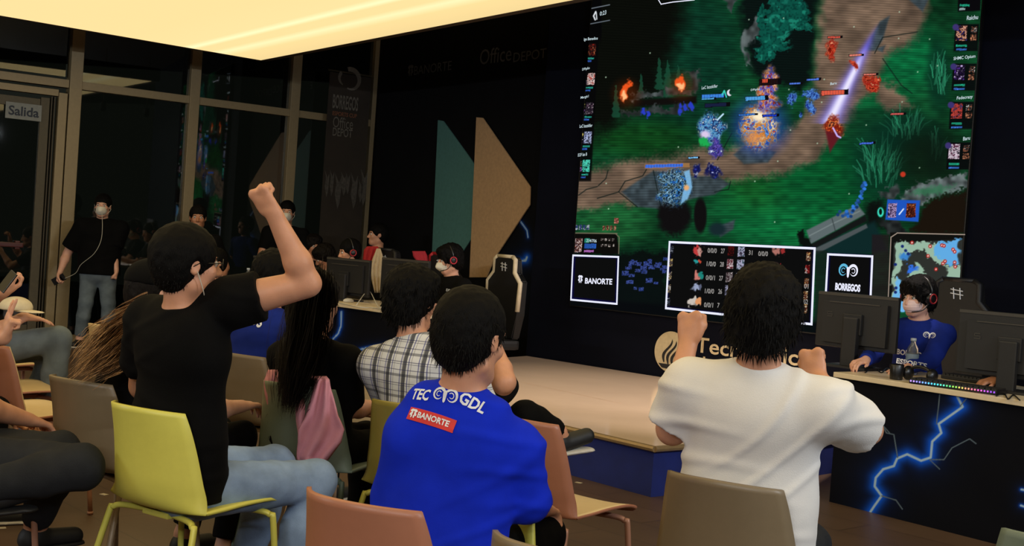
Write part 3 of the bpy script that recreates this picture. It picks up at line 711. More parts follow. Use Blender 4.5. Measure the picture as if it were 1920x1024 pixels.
    sprite(1333, 238, 22, 32, [(50, 90, 200), (150, 210, 250), (90, 170, 235), (30, 50, 120), (230, 245, 255)], 1)
    mixm(ln([(1345, 225), (1356, 214)], 1.5), rgb(190, 225, 250)); mixm(E_(1322, 252, 9, 7, .6), rgb(220, 200, 235)); mixm(E_(1320, 272, 6, 8, .5, 0, True), rgb(30, 170, 80))
    sprite(1340, 276, 12, 17, [(40, 30, 110), (110, 90, 200), (60, 60, 170), (210, 220, 245)], 2); sprite(1338, 318, 11, 14, [(40, 50, 170), (20, 24, 90), (170, 180, 240)], 3); sprite(1306, 318, 9, 12, [(50, 60, 180), (24, 30, 100), (190, 200, 245)], 4)
    mixm(E_(1424, 236, 44, 44, .7)*.8, rgb(40, 70, 190)); sprite(1424, 235, 34, 40, [(40, 70, 190), (110, 170, 250), (250, 150, 60), (255, 230, 190), (70, 120, 235), (200, 80, 30)], 5, .35, 7)
    mixm(E_(1424, 218, 15, 10, .7), rgb(255, 240, 205)); mixm(E_(1414, 258, 16, 12, .7)*.8, rgb(225, 140, 70))
    sprite(1442, 170, 17, 42, [(230, 100, 50), (250, 180, 140), (120, 110, 220), (170, 40, 20)], 6)
    sprite(1264, 350, 30, 32, [(30, 70, 170), (70, 160, 235), (20, 40, 70), (150, 205, 240), (40, 60, 60), (90, 110, 110)], 7)
    mixm(P_([(1282, 322), (1293, 318), (1298, 352), (1290, 372), (1276, 384), (1280, 360), (1288, 345)], 2)*.85, rgb(130, 190, 235)); mixm(E_(1287, 352, 5, 5, .5), rgb(230, 170, 110))
    for bx_, by_, r_ in ((1485, 187, 9), (1474, 190, 5), (1523, 179, 9), (1510, 180, 5), (1521, 205, 9), (1500, 216, 5)): sprite(bx_, by_, r_, r_+2, [(20, 40, 130), (90, 150, 240), (30, 60, 180)], 8, .3, 4)
    # beam of light
    t = np.clip((py-35)/190., 0, 1); cx = 1650-93*t; w = 3+17*t; u = np.abs(px-cx)/w; band = ((py > 30) & (py < 232))
    mixm(np.exp(-u**2*.8)*smoothstep(.0, .35, t)*band*.9, rgb(116, 104, 226)); mixm(np.exp(-(u*1.7)**2)*smoothstep(.25, .55, t)*band, rgb(236, 232, 255))
    for bx_, by_, rx_, ry_ in ((1562, 92, 8, 18), (1634, 155, 14, 15), (1602, 124, 8, 10), (1646, 147, 6, 5)): sprite(bx_, by_, rx_, ry_, [(120, 20, 10), (235, 84, 52), (190, 40, 26), (250, 150, 110)], 9, .3, 5)
    sprite(1560, 238, 17, 18, [(230, 90, 40), (150, 30, 16), (250, 130, 70), (60, 20, 30)], 10); mixm(P_([(1548, 245), (1578, 250), (1556, 286)], 3), rgb(96, 26, 34)); mixm(ln([(1562, 240), (1570, 255), (1576, 258)], 1.5), rgb(200, 180, 250))
    for i in range(26):
        x0, y0 = rs.uniform(1120, 1770), rs.uniform(20, 430); mixm(E_(x0, y0, 1.4, 1.4, .4)*.7, rgb(190, 220, 190))
    # black side columns of the overlay
    mixm(P_([(1060, 60), (1124, 60), (1108, 340), (1060, 340)], 2)*.92, rgb(7, 7, 8)); mixm((px < 1128)*smoothstep(90, 60, py)*1., rgb(6, 6, 7))
    # portraits as plain colour tiles
    def tile(x0, y0, w, h, cols, k, sk=-.07):
        u = (px-x0)-sk*(py-y0); v = py-y0; m = ((u > 0) & (u < w) & (v > 0) & (v < h)).astype(float); colour(m, cols, max(2.2, w/5.), 20+k)
    por = [((150, 40, 30), (30, 14, 16), (210, 110, 70)), ((210, 90, 80), (250, 220, 215), (40, 10, 14)), ((120, 90, 110), (30, 22, 34), (220, 200, 210)), ((40, 50, 110), (190, 200, 240), (20, 20, 30)), ((20, 110, 100), (90, 240, 210), (8, 30, 30))]
    for i, (x0, y0) in enumerate(((1104, 82), (1102, 137), (1099, 192), (1096, 247), (1093, 300))):
        tile(x0, y0, 14, 22, por[i], i); tile(x0-9, y0+2, 7, 9, ((230, 210, 110), (30, 30, 20), (240, 240, 200)), i+9); tile(x0-9, y0+14, 7, 8, ((190, 120, 220), (20, 16, 30), (240, 230, 250)), i+19)
        tile(x0-3, y0+26, 13, 3, ((50, 180, 160),)*2, 1); tile(x0-4, y0+31, 9, 3, ((60, 110, 220),)*2, 1)
    mixm(P_([(1796, -60), (1840, -60), (1838, 20), (1796, 22)], 1), rgb(10, 9, 12)); 
    pr = [((70, 60, 150), (30, 10, 16), (250, 180, 150), (60, 30, 34)), ((90, 50, 150), (20, 12, 34), (220, 190, 250)), ((60, 60, 110), (200, 70, 60), (16, 16, 26)), ((90, 30, 60), (240, 220, 235), (16, 12, 24))]
    for i, (x0, y0) in enumerate(((1794, 48), (1790, 122), (1785, 194), (1780, 270))):
        mixm(P_([(x0-3, y0-3), (1836-i*5, y0-3), (1833-i*5, y0+48), (x0-6, y0+48)], 1)*.9, rgb(9, 9, 11)); tile(x0, y0, 20, 28, pr[i], 30+i); tile(x0+27, y0+2, 11, 12, ((230, 220, 210), (20, 16, 18), (190, 120, 90)), 40+i); tile(x0+26, y0+17, 11, 11, ((230, 150, 110), (30, 20, 18)), 44+i)
        tile(x0-1, y0+36, 20, 3.4, ((40, 190, 150),)*2, 1); tile(x0-1.4, y0+43, 20, 3.4, ((70, 130, 230),)*2, 1); mixm(E_(x0-2, y0+3, 6, 6, .2), rgb(60, 50, 110))
    tile(1800, 8, 18, 4, ((40, 190, 150),)*2, 1); tile(1799, 15, 11, 4, ((190, 220, 220),)*2, 1)
    # health bars
    def bar(x0, y0, w, h, col, sl=-.06, bg=(12, 10, 14)):
        v = (py-y0)-sl*(px-x0); m = ((px > x0-1) & (px < x0+w+1) & (v > -1) & (v < h+1)).astype(float); mixm(m, rgb(*bg)); m = ((px > x0) & (px < x0+w*.86) & (v > 0) & (v < h)).astype(float); mixm(m, rgb(*col)); mixm(m*(np.sin(px*1.2) > .8)*.3, rgb(20, 30, 60))
    bar(1210, 309, 82, 6, (60, 110, 220), -.03, (150, 110, 70)); bar(1291, 295, 20, 2.5, (120, 190, 240)); bar(1316, 178, 48, 7, (60, 130, 220)); bar(1316, 185, 26, 2, (90, 180, 240)); bar(1322, 195, 46, 6, (24, 30, 60)); bar(1398, 182, 42, 7, (80, 160, 225))
    bar(1424, 150, 40, 10, (30, 14, 14)); bar(1429, 149, 12, 6, (205, 74, 50)); bar(1540, 171, 50, 8, (220, 90, 66)); bar(1552, 69, 27, 3, (210, 84, 66)); bar(1592, 103, 27, 3, (230, 130, 110)); bar(1619, 139, 27, 2.5, (240, 130, 110)); bar(1670, 213, 28, 3, (200, 90, 84)); bar(1612, 268, 29, 3, (70, 110, 220)); bar(1513, 148, 26, 3, (80, 120, 220)); bar(1480, 156, 24, 3, (80, 120, 220)); bar(1385, 215, 35, 2, (60, 130, 230)); bar(1430, 216, 30, 3, (30, 60, 200))
    # feed box
    mixm(P_([(1664, 374), (1725, 376), (1722, 416), (1660, 412)], 1.2), rgb(30, 84, 190)); tile(1666, 381, 16, 27, ((40, 24, 70), (200, 170, 220), (20, 14, 40)), 50); tile(1700, 381, 18, 27, ((170, 70, 40), (60, 20, 16), (220, 130, 80)), 51); mixm(ln([(1686, 402), (1694, 392)], 1.2), rgb(230, 240, 255))
    mixm(E_(1651, 398, 6, 9, .2)-E_(1651, 397, 3, 6, .2), rgb(60, 220, 190))
    # dark lower third
    mixm(P_([(1060, 476), (1250, 470), (1250, 700), (1060, 700)], 6, True)*.9, rgb(9, 12, 11)); mixm(smoothstep(440, 520, py)*(px > 1160)*(px < 1250)*.6, rgb(10, 16, 18))
    for i in range(26):
        x0, y0 = rs.uniform(1163, 1245), rs.uniform(480, 540); tile(x0, y0, rs.uniform(5, 14), rs.uniform(4, 9), ((30, 50, 120), (70, 90, 170), (16, 20, 40)), i)
    mixm(P_([(1530, 470), (1552, 470), (1550, 640), (1526, 640)], 2)*.8, rgb(20, 30, 26)); mixm(P_([(1635, 440), (1668, 440), (1664, 640), (1632, 640)], 2)*.7, rgb(36, 22, 26))
    mixm(P_([(1060, 556), (1250, 572), (1530, 604), (1815, 628), (1815, 800), (1060, 800)], 6)*.93, rgb(8, 10, 13))
    # bottom-left unit panel
    mixm(P_([(1074, 437), (1157, 439), (1161, 476), (1070, 476)], 1), rgb(13, 12, 10)); mixm(ln([(1074, 437), (1157, 438)], .9), rgb(120, 112, 90)); mixm(ln([(1154, 438), (1161, 445), (1160, 476)], .7), rgb(120, 112, 90))
    tile(1079, 447, 13, 26, ((230, 150, 120), (60, 24, 30), (240, 210, 200), (40, 40, 110)), 60); tile(1096, 447, 10, 8, ((50, 180, 150),)*2, 1); tile(1096, 457, 22, 9, ((50, 110, 220),)*2, 1); tile(1095, 469, 18, 4, ((220, 130, 230),)*2, 1)
    for q in range(8): tile(1127+(q % 4)*7, 447+(q//4)*11, 4, 5, ((210, 200, 190), (40, 30, 30)), q)
    for q in range(4): tile(1079+q*7, 422, 5, 9, ((200, 210, 220), (40, 60, 120)), q); tile(1130+q*7, 423, 5, 9, ((220, 170, 130), (90, 40, 30)), q)
    tile(1152, 409, 8, 10, ((230, 150, 130), (120, 50, 40)), 3)
    # boxes' fields
    for B_ in ([(1074, 477), (1161, 480), (1158, 571), (1070, 562)], [(1254, 452), (1529, 463), (1523, 610), (1247, 579)], [(1552, 474), (1637, 478), (1634, 566), (1548, 556)]):
        mixm(P_(B_, 1), rgb(13, 13, 13)); d = segd(px, py, B_+[B_[0]]); mixm(P_(B_, 1)*smoothstep(7, 3, d)*.8, rgb(12, 10, 74))
    # minimap
    MM = [(1669, 436), (1812, 438), (1806, 590), (1664, 580)]
    mixm(P_(MM, 1), rgb(17, 17, 15)); mixm(P_([(1676, 455), (1806, 449), (1800, 585), (1672, 575)], 1), rgb(46, 48, 46)*(.7+.6*n3)[..., None] if False else rgb(46, 48, 44))
    for pl in ([(1682, 460), (1712, 452), (1745, 456), (1742, 466), (1715, 466), (1698, 480), (1684, 520), (1676, 520)], [(1674, 522), (1690, 520), (1688, 575), (1672, 572)], [(1735, 458), (1775, 452), (1770, 500), (1740, 480)], [(1716, 490), (1734, 520), (1760, 540), (1800, 560), (1796, 580), (1740, 560), (1706, 520)], [(1770, 500), (1804, 500), (1800, 560), (1780, 545)]): mixm(P_(pl, 1.5, True), rgb(150, 182, 160))
    mixm(P_([(1762, 452), (1805, 450), (1802, 496), (1776, 500), (1757, 478)], 2, True), rgb(96, 170, 226)); mixm(E_(1708, 504, 8, 7, .3, 0, True), rgb(50, 110, 220)); mixm(E_(1700, 478, 9, 9, .4, 0, True), rgb(60, 130, 200)); mixm(P_([(1690, 520), (1712, 560), (1700, 585), (1676, 580), (1676, 540)], 2, True), rgb(110, 180, 230))
    for x0, y0 in ((1766, 460), (1770, 461), (1787, 468), (1790, 472), (1772, 490), (1768, 494), (1790, 492), (1791, 500), (1755, 505), (1744, 462), (1710, 455), (1785, 525), (1740, 480)): mixm(E_(x0, y0, 3.4, 3.6, .2), rgb(170, 40, 34)); mixm(E_(x0, y0, 1.5, 1.5, .2), rgb(240, 200, 190))
    for x0, y0 in ((1698, 470), (1703, 476), (1692, 462), (1680, 540), (1679, 548), (1679, 496)): mixm(E_(x0, y0, 3, 3, .2), rgb(24, 44, 110))
    # score rows : item icons and portraits
    for i, y0 in enumerate((468, 492, 517, 541, 566)):
        xs_ = -i*1.6
        tile(1257+xs_, y0-7, 6, 15, ((230, 200, 120), (60, 50, 60), (250, 240, 220)) if 0 < i < 4 else ((90, 100, 120), (20, 20, 30), (210, 220, 240)), 70+i)
        mixm(E_(1308+xs_, y0+1, 6, 7, .3, 0, True), rgb(*((190, 60, 60), (40, 150, 150), (200, 120, 110), (150, 160, 190), (200, 190, 180))[i])); mixm(E_(1316+xs_, y0+2, 4, 6, .3, 0, True), rgb(*((190, 140, 130), (190, 70, 50), (30, 130, 120), (90, 96, 120), (220, 150, 100))[i]))
        tile(1365+xs_, y0-6, 12, 18, (((90, 20, 20), (20, 10, 10)), ((230, 210, 215), (110, 30, 40)), ((190, 180, 180), (60, 40, 44)), ((60, 60, 80), (190, 190, 220)), ((80, 60, 60), (20, 10, 10)))[i], 80+i); tile(1384+xs_, y0-5, 13, 18, ((40, 80, 90), (200, 200, 230), (30, 20, 40)), 90+i)
        mixm(E_(1454+xs_, y0+6, 5, 7, .3, 0, True), rgb(170, 110, 100)); mixm(E_(1464+xs_, y0+8, 4, 6, .3, 0, True), rgb(150, 44, 44))
        tile(1512+xs_, y0+5, 8, 16, ((230, 180, 110), (90, 40, 30), (250, 230, 190)) if i != 1 else ((200, 40, 40), (90, 10, 14), (230, 120, 110)), 100+i)
    mixm(P_([(1108, 16), (1143, 10), (1143, 38), (1106, 46)], 1)*.0, rgb(0, 0, 0)); mixm(ln([(1108, 16), (1143, 9)], .8), rgb(120, 130, 140)); mixm(ln([(1106, 45), (1143, 38)], .8), rgb(110, 120, 130))
    mixm(ln([(1116, 37), (1113, 30), (1117, 22)], 1.4)+ln([(1119, 36), (1118, 24)], 1.0), rgb(220, 225, 230))
    mixm(ln([(1354, 178), (1358, 170), (1362, 182)], 1.3), rgb(60, 210, 190)); mixm(E_(1368, 174, 5, 6, .1)-E_(1371, 173, 4, 5, .1), rgb(230, 225, 240))
    return c
M_scr = attrmat('screen_picture', True, 1.0)
O = MS @ Vector((0, -.0, sz0)); paint_grid('game_picture', O, MS.to_3x3() @ Vector((sw, 0, 0)), Vector((0, 0, sz1-sz0)), 860, 700, game, M_scr, led)
E_white = emat('screen_white', (236, 238, 255), 1.0); E_name = emat('screen_lettering', (206, 226, 232), .9); E_dimw = emat('screen_grey', (176, 172, 168), .8)
def onS(px, py): 
    x, z = scr(px, py); return x, z
def stext(txt, p, q, hpx, m=E_name, par=led, bold=.012, name='screen_lettering'):
    """text whose baseline runs from pixel p to pixel q on the screen"""
    a, b = onS(*p), onS(*q); t = text_bm(txt, 1, bold); xs = [v.co.x for v in t.verts]; ys = [v.co.y for v in t.verts]
    ztop = onS(p[0]+hpx*.06, p[1]-hpx)[1]; w = b[0]-a[0]; sl = (b[1]-a[1])/w
    bm = BM(); Sh = Matrix.Identity(4); Sh[2][0] = sl
    bm_add(bm, t, MS @ Matrix.Translation((a[0], -.004, a[1])) @ Sh @ Matrix.Rotation(math.pi/2, 4, 'X') @ Matrix.Diagonal((w/(max(xs)-min(xs)), (ztop-a[1])/(max(ys)-min(ys)), 1, 1)) @ Matrix.Translation((-min(xs), -min(ys), 0)))
    return obj(name, bm, m, par)
def sframe(pts, wpx, m=E_white, par=led, closed=True):
    P = [Vector((onS(*p)[0], -.004, onS(*p)[1])) for p in pts]; n = len(P)
    bm = BM(); w = wpx/235.
    for i in range(n if closed else n-1):
        p, q = P[i], P[(i+1) % n]; d = (q-p).normalized(); nn = Vector((-d.z, 0, d.x))*w/2; p = p-d*w/2; q = q+d*w/2
        bm.faces.new([bm.verts.new(MS @ v) for v in (p-nn, q-nn, q+nn, p+nn)])
    return obj('frame_line', bm, m, par)
for t, p, q, h in (("ige Banedice", (1095, 78), (1121, 76), 7), ("DPiplio", (1092, 134), (1106, 131), 6), ("Margit1", (1089, 187), (1104, 184), 6), ("LeC bzzzkiller", (1087, 240), (1111, 238), 6), ("EOF Ian B", (1084, 294), (1101, 292), 6),
                   ("Raichu", (1813, 38), (1834, 36), 8), ("SHMC Opium", (1788, 115), (1829, 110), 8), ("Fedecrazy", (1794, 189), (1824, 186), 8), ("Baru", (1806, 264), (1819, 262), 7),
                   ("LeC bzzzkiller", (1316, 168), (1346, 164), 6), ("DPiplio", (1408, 172), (1425, 170), 5), ("Baru", (1557, 160), (1569, 158), 5), ("0:23", (1125, 30), (1137, 27), 8),
                   ("214/706", (1100, 454), (1119, 455), 6)):
    stext(t, p, q, h, par=led)
# scoreboard
sb = led
for i, (kda, cs, y0) in enumerate((("0/0/0", "27", 474), ("1/0/0", "28", 499), ("0/0/1", "27", 525), ("1/0/0", "26", 550), ("0/0/1", "7", 576))):
    x = -i*1.7; stext(kda, (1327+x, y0), (1344+x, y0+1), 9, E_dimw); stext(cs, (1352+x, y0+1), (1359+x-(3 if len(cs) < 2 else 0), y0+1.4), 9, E_dimw)
for t, x, y0, w in (("31", 1404, 478, 7), ("0/0/0", 1422, 480, 18), ("20", 1402, 504, 7), ("0/0/0", 1420, 507, 18), ("22", 1400, 530, 7), ("0/1/0", 1418, 533, 18), ("2", 1509, 512, 5), ("01", 1508, 541, 8), ("02", 1507, 570, 8)):
    stext(t, (x, y0), (x+w, y0+.7), 9, E_dimw)
sframe([(1256, 454), (1528, 466), (1522, 608), (1249, 578)], 4.5)
sframe([(1075, 479), (1160, 482), (1157, 570), (1071, 562)], 4)
sframe([(1553, 477), (1636, 481), (1632, 575), (1548, 566)], 4)
sframe([(1234, -2), (1240, 8), (1262, 4), (1302, 0), (1310, -6)], 2, par=led, closed=False)
sframe([(1809, 440), (1683, 437), (1671, 445), (1665, 580)], 2, emat('screen_tan_line', (166, 150, 136), .8), closed=False)
stext('BANORTE', (1097, 532), (1148, 534), 11, E_white, bold=.03)
bm = BM(); x, z = onS(1084, 529.5); banorte_mark(bm, MS @ Matrix.Translation((x, -.005, z)) @ Matrix.Rotation(math.pi/2, 4, 'X') @ Matrix.Diagonal((.85, 1.05, 1, 1)), .068); obj('sponsor_mark', bm, E_white, led)
stext('BORREGOS', (1566, 544), (1613, 548), 14, E_white, bold=.05)
x, z = onS(1591, 508)
for pr_, m_ in (('l', emat('screen_ice_blue', (96, 186, 222), .95)), ('rh', E_white)):
    bm = BM(); ram(bm, MS @ Matrix.Translation((x, -.005, z)) @ Matrix.Rotation(math.pi/2, 4, 'X') @ Matrix.Diagonal((.86, 1.05, 1, 1)), .098, pr_); obj('horn_emblem', bm, m_, led)
# wall print under the screen
M_gold = mat('pale_gold_print', (202, 184, 146), rough=.6)
lg = empty('wall_logo', label='round pale gold flame emblem and Tecnologico lettering printed on the wall below the screen', cat='logo')
MW2 = place(Sd, Sn, xy(onpl(1258, 660, Sa+Sn*.004, Sn))); zc = onpl(1258, 660, Sa+Sn*.004, Sn).z; RR = .183
bm = BM(); T = MW2 @ Matrix.Translation((0, 0, zc)) @ Matrix.Rotation(math.pi/2, 4, 'X')
def disc(bm, M, r, seg=48): bm.faces.new([bm.verts.new(M @ Vector((r*math.cos(2*math.pi*k/seg), r*math.sin(2*math.pi*k/seg), 0))) for k in range(seg)])
disc(bm, T, RR); obj('emblem_disc', bm, M_gold, lg)
bm = BM(); M_dk = mat('emblem_dark', (26, 24, 26), rough=.7)
for i in range(4):
    o_ = -.062+i*.047; L_, R_ = [], []
    for k in range(13):
        t = k/12; y = -.10+.215*t-i*.012; xx = o_-.028+.075*t+.022*math.sin(t*6.28+2.6)+.01; w = .0165*math.sin(math.pi*min(1, t*.92+.08))**.7
        L_.append(bm.verts.new(T @ Vector((xx-w, y, .002)))); R_.append(bm.verts.new(T @ Vector((xx+w, y, .002))))
    for k in range(12): bm.faces.new((L_[k], R_[k], R_[k+1], L_[k+1]))
bm.faces.new([bm.verts.new(T @ Vector((x_, y_, .002))) for x_, y_ in ((-.13, -.112), (.13, -.112), (.09, -.15), (.02, -.155), (.02, -.19), (-.02, -.19), (-.02, -.155), (-.09, -.15))])
obj('flame_cut', bm, M_dk, lg)
def wtext(txt, p, q, zh, bold=.0):
    a = MW2.inverted() @ onpl(*p, Sa+Sn*.004, Sn); b = MW2.inverted() @ onpl(*q, Sa+Sn*.004, Sn); t = text_bm(txt, 1, bold); xs = [v.co.x for v in t.verts]; ys = [v.co.y for v in t.verts]
    bm = BM(); bm_add(bm, t, MW2 @ Matrix.Translation((a.x, 0, a.z)) @ Matrix.Rotation(math.pi/2, 4, 'X') @ Matrix.Diagonal(((b.x-a.x)/(max(xs)-min(xs)), zh/(max(ys)-min(ys)), 1, 1)) @ Matrix.Translation((-min(xs), -min(ys), 0)))
    obj('lettering', bm, M_gold, lg)
wtext('Tecnológico', (1303, 669), (1520, 706), .175, .012); wtext('de Monterrey', (1306, 697), (1500, 731), .14, .012)
# ------------------------------------------------------------------ shell chairs
def shell_mesh(hole=False):
    prof = [(.232, .425), (.22, .440), (.16, .452), (.05, .452), (-.05, .446), (-.13, .446), (-.175, .458), (-.205, .49), (-.222, .54), (-.232, .60), (-.245, .67), (-.262, .74), (-.278, .795)]
    pr = [Vector((0, y, z)) for y, z in prof]; pr = spline(pr, 3); n = len(pr); bm = BM(); NU = 16
    G = []
    for j, p in enumerate(pr):
        t = j/(n-1)
        w = .205+.02*math.sin(min(t, .5)*math.pi) if t < .5 else .225-.060*((t-.5)/.5)**1.2
        if t < .06: w -= .015*(1-t/.06)
        row = []
        for i in range(NU+1):
            u = -1+2*i/NU; bk = smooth01((t-.35)/.3)
            y = p.y+.10*abs(u)**2.1*bk; z = p.z+.014*abs(u)**2.5*(1-bk)-.012*u*u*bk*t
            row.append(bm.verts.new((u*w, y, z)))
        G.append(row)
    for j in range(n-1):
        for i in range(NU): bm.faces.new((G[j][i], G[j][i+1], G[j+1][i+1], G[j+1][i]))
    bmesh.ops.recalc_face_normals(bm, faces=bm.faces[:])
    bmesh.ops.solidify(bm, geom=bm.faces[:], thickness=.011)
    return bm
def smooth01(t):
    t = max(0, min(1, t)); return t*t*(3-2*t)
def chair_mats(n, shell, legs):
    return mat(n+'_shell_plastic', shell, rough=.42, var=.02, scale=40, bump=.03, bscale=400), mat(n+'_leg_paint', legs, rough=.4, metal=.1, var=.02)
CM = dict(yellow=chair_mats('yellow', (216, 210, 96), (208, 202, 90)), pink=chair_mats('pink', (170, 112, 86), (176, 128, 106)),
          cream=chair_mats('cream', (214, 190, 146), (190, 160, 130)), beige=chair_mats('beige', (126, 110, 86), (150, 130, 104)), green=chair_mats('grey_green', (118, 132, 118), (90, 110, 106)),
          olive=chair_mats('olive', (150, 138, 62), (190, 184, 78)))
_sm = None; _legs = None
def chair(col, x, y, facing, label, seatcol=None, s=1.0, group=None):
    """facing in degrees, 0 = away from the camera, positive = to the right"""
    global _sm, _legs
    c = empty('shell_chair', (x, y, 0), -math.radians(facing), label, 'chair', group); c.scale = (s, s, 1)
    if _sm is None:
        bm = shell_mesh(); _sm = bpy.data.meshes.new('shell'); bmesh.ops.recalc_face_normals(bm, faces=bm.faces[:]); bm.to_mesh(_sm); bm.free()
        _legs = []
        for sx_ in (-1, 1):
            for fr in (1, -1):
                bm = BM()
                if fr > 0: pts = [(sx_*.04, .11, .425), (sx_*.17, .15, .425), (sx_*.205, .165, .415), (sx_*.218, .172, .38), (sx_*.235, .20, .01)]
                else: pts = [(sx_*.04, -.10, .425), (sx_*.15, -.125, .425), (sx_*.185, -.14, .415), (sx_*.20, -.15, .38), (sx_*.235, -.235, .01)]
                tube(bm, spline(pts, 5), .0105, 10); tube(bm, [(pts[-1][0], pts[-1][1], .0), (pts[-1][0], pts[-1][1], .014)], .013, 10)
                bmesh.ops.recalc_face_normals(bm, faces=bm.faces[:]); me = bpy.data.meshes.new('leg'); bm.to_mesh(me); bm.free(); me.polygons.foreach_set('use_smooth', [True]*len(me.polygons)); _legs.append(me)
        bm = BM(); box(bm, (0, .0, .425), (.12, .26, .02), None, .004); me = bpy.data.meshes.new('seat_bracket'); bm.to_mesh(me); bm.free(); _legs.append(me)
    a, b = CM[col]
    me = _sm.copy(); o = link('shell', me, a, c, True)
    if seatcol is not None:      # two-tone shell: paler inner face
        me.materials.append(CM[seatcol][0])
        for p in me.polygons:
            cz = p.center; 
            if (p.normal.z > .3 and cz.z < .50) or (p.normal.y > .35 and cz.z >= .50): p.material_index = 1
    for k, me in enumerate(_legs): link('leg' if k < 4 else 'seat_bracket', me.copy(), b, c, k < 4)
    return c
def chair_px(col, px, py, facing, label, dist=None, seatcol=None, s=1.0, zt=.795, **k):
    """put a chair so that the middle of its backrest's top edge is seen at a pixel"""
    p = onz(px, py, zt); f = math.radians(facing); x = p.x+.27*math.sin(f)*s; y = p.y+.27*math.cos(f)*s
    return chair(col, x, y, facing, label, seatcol, s, **k)
def chair_fit(col, facing, label, top=None, seat=None, s=1.06, left=False, **k):
    """fit by the upper right (or left) corner of the back and / or the front right corner of the seat, read off the photograph"""
    f = math.radians(facing); R = Matrix.Rotation(-f, 3, 'Z'); C = []; sg = -1 if left else 1
    if top: C.append(onz(*top, .79)-R @ Vector((.162*sg*s, -.18*s, .79)))
    if seat: C.append(onz(*seat, .43)-R @ Vector((.2*s, .225*s, .43)))
    c = sum(C, Vector())/len(C); return chair(col, c.x, c.y, facing, label, s=s, **k)
chairs = dict(
 yellow=chair_fit('yellow', 34, 'bright yellow shell chair carrying the cheering man in jeans', (333, 783), (535, 938)),
 pinkA=chair_fit('pink', 33, 'salmon pink shell chair in the front, only the top of its back showing', (790, 955)),
 beigeR=chair_fit('beige', 33, 'khaki beige shell chair under the man in the white T-shirt', (1468, 915)),
 pinkB=chair_fit('pink', 42, 'empty pink shell chair with cream seat beside the blue jersey', (1028, 797), (1203, 959), seatcol='cream'),
 pinkL=chair_fit('pink', 42, 'pink shell chair with cream seat cut by the left edge of the picture', (25, 655), (170, 780), seatcol='cream'),
 cream2=chair_fit('pink', 52, 'cream shell seat just behind the pink chair at the left edge', None, (132, 748), seatcol='cream'),
 cream3=chair_fit('pink', 48, 'furthest cream shell seat of the left row, in front of the seated man in jeans', None, (112, 696), seatcol='cream'),
 greyB=chair_fit('beige', 34, 'grey beige shell chair behind the yellow one under the long haired girl', (246, 738), left=False),
 creamF=chair_fit('cream', 36, 'pale cream shell chair at the end of the left row near the standing man', (171, 604), left=True),
 beigeM=chair_fit('beige', 26, 'tan shell chair holding the spectator in the dark blue cup jersey', (497, 668)),
 green=chair_fit('green', 26, 'grey green shell chair with the pink jacket hung over it', (628, 728)),
 olive=chair_fit('olive', 30, 'olive shell chair under the man in the plaid shirt', (842, 766)),
 blueC=chair_fit('yellow', 202, 'yellow shell chair straddled by the man in the bright blue jersey, one leg showing', (895, 868)),
 creamP=chair_fit('cream', 22, 'cream shell chair edge seen left of the plaid shirt', (712, 690)),
 lowM=chair_fit('beige', 34, 'beige shell chair edge at the bottom of the picture under the blue sleeve', (925, 988), left=True),
 greenR=chair_fit('green', 32, 'grey green chair back in the bottom right corner of the picture', (1880, 985), left=True),
 pinkLeg=chair_fit('pink', 48, 'pink legged chair at the lower left under the crossed legs', None, (90, 910)),
)
chairs['greyB'].location += Vector((-.14, .22, 0)); chairs['blueC'].location = (-.13, 3.47, 0)
# ------------------------------------------------------------------ people
def skinmat(n, rgb):
    m = mat(n, rgb, rough=.5, var=.06, scale=25, bump=.06, bscale=220); b = m.node_tree.nodes['Principled BSDF']
    b.inputs['Subsurface Weight'].default_value = .12; b.inputs['Subsurface Radius'].default_value = (.02, .008, .004); b.inputs['Subsurface Scale'].default_value = .5
    return m
SK = skinmat('skin_tan', (202, 146, 116)); SK2 = skinmat('skin_light', (216, 164, 140)); SK3 = skinmat('skin_brown', (170, 116, 86))
M_hair = mat('black_hair', (5, 4, 4), rough=.65, spec=.12, var=.4, scale=60, bump=.4, bscale=160, stretch=(4, 4, .6))
M_hairb = mat('dark_brown_hair', (14, 9, 7), rough=.6, spec=.15, var=.4, scale=60, bump=.4, bscale=160, stretch=(4, 4, .6))
M_blond = mat('dyed_brown_blond_hair', (150, 112, 74), rough=.5, var=.45, scale=50, bump=.5, bscale=120, stretch=(3, 3, .3))
M_eye = mat('eye_white', (200, 196, 190), rough=.2, var=0); M_iris = mat('dark_iris', (22, 14, 10), rough=.2, var=0); M_lip = mat('lip_skin', (150, 84, 74), rough=.45)
def cloth(n, rgb, var=.08, bump=.12, scale=14): return mat(n, rgb, rough=.88, var=var, scale=scale, bump=bump, bscale=300, sheen=.0, spec=.12)
C_black = cloth('black_cotton', (6, 6, 7), .2); C_black2 = cloth('faded_black_cotton', (10, 10, 11), .2); C_white = cloth('white_cotton', (226, 224, 222), .02)
C_jersey = cloth('bright_blue_jersey', (18, 44, 196), .08, .06); C_jersey2 = cloth('navy_blue_jersey', (26, 44, 130), .1, .06)
C_jeans = mat('washed_denim', (128, 150, 182), rough=.9, var=.32, scale=7, bump=.2, bscale=350, spec=.2); C_jeansd = mat('dark_grey_denim', (36, 38, 42), rough=.9, var=.2, scale=9, bump=.2, bscale=350, spec=.2)
C_jeansg = mat('grey_blue_denim', (100, 112, 122), rough=.9, var=.25, scale=9, bump=.2, bscale=350, spec=.2)
M_shoe = mat('black_shoe', (22, 22, 24), rough=.6); M_sole = mat('white_sole', (196, 192, 184), rough=.6); M_mask = mat('white_mask_fabric', (226, 222, 208), rough=.8, var=.03); M_pmask = mat('pink_pleated_mask', (236, 204, 200), rough=.8, var=.05)
M_wire = mat('white_cable', (190, 186, 172), rough=.5); M_dev = mat('black_device', (16, 16, 18), rough=.35)
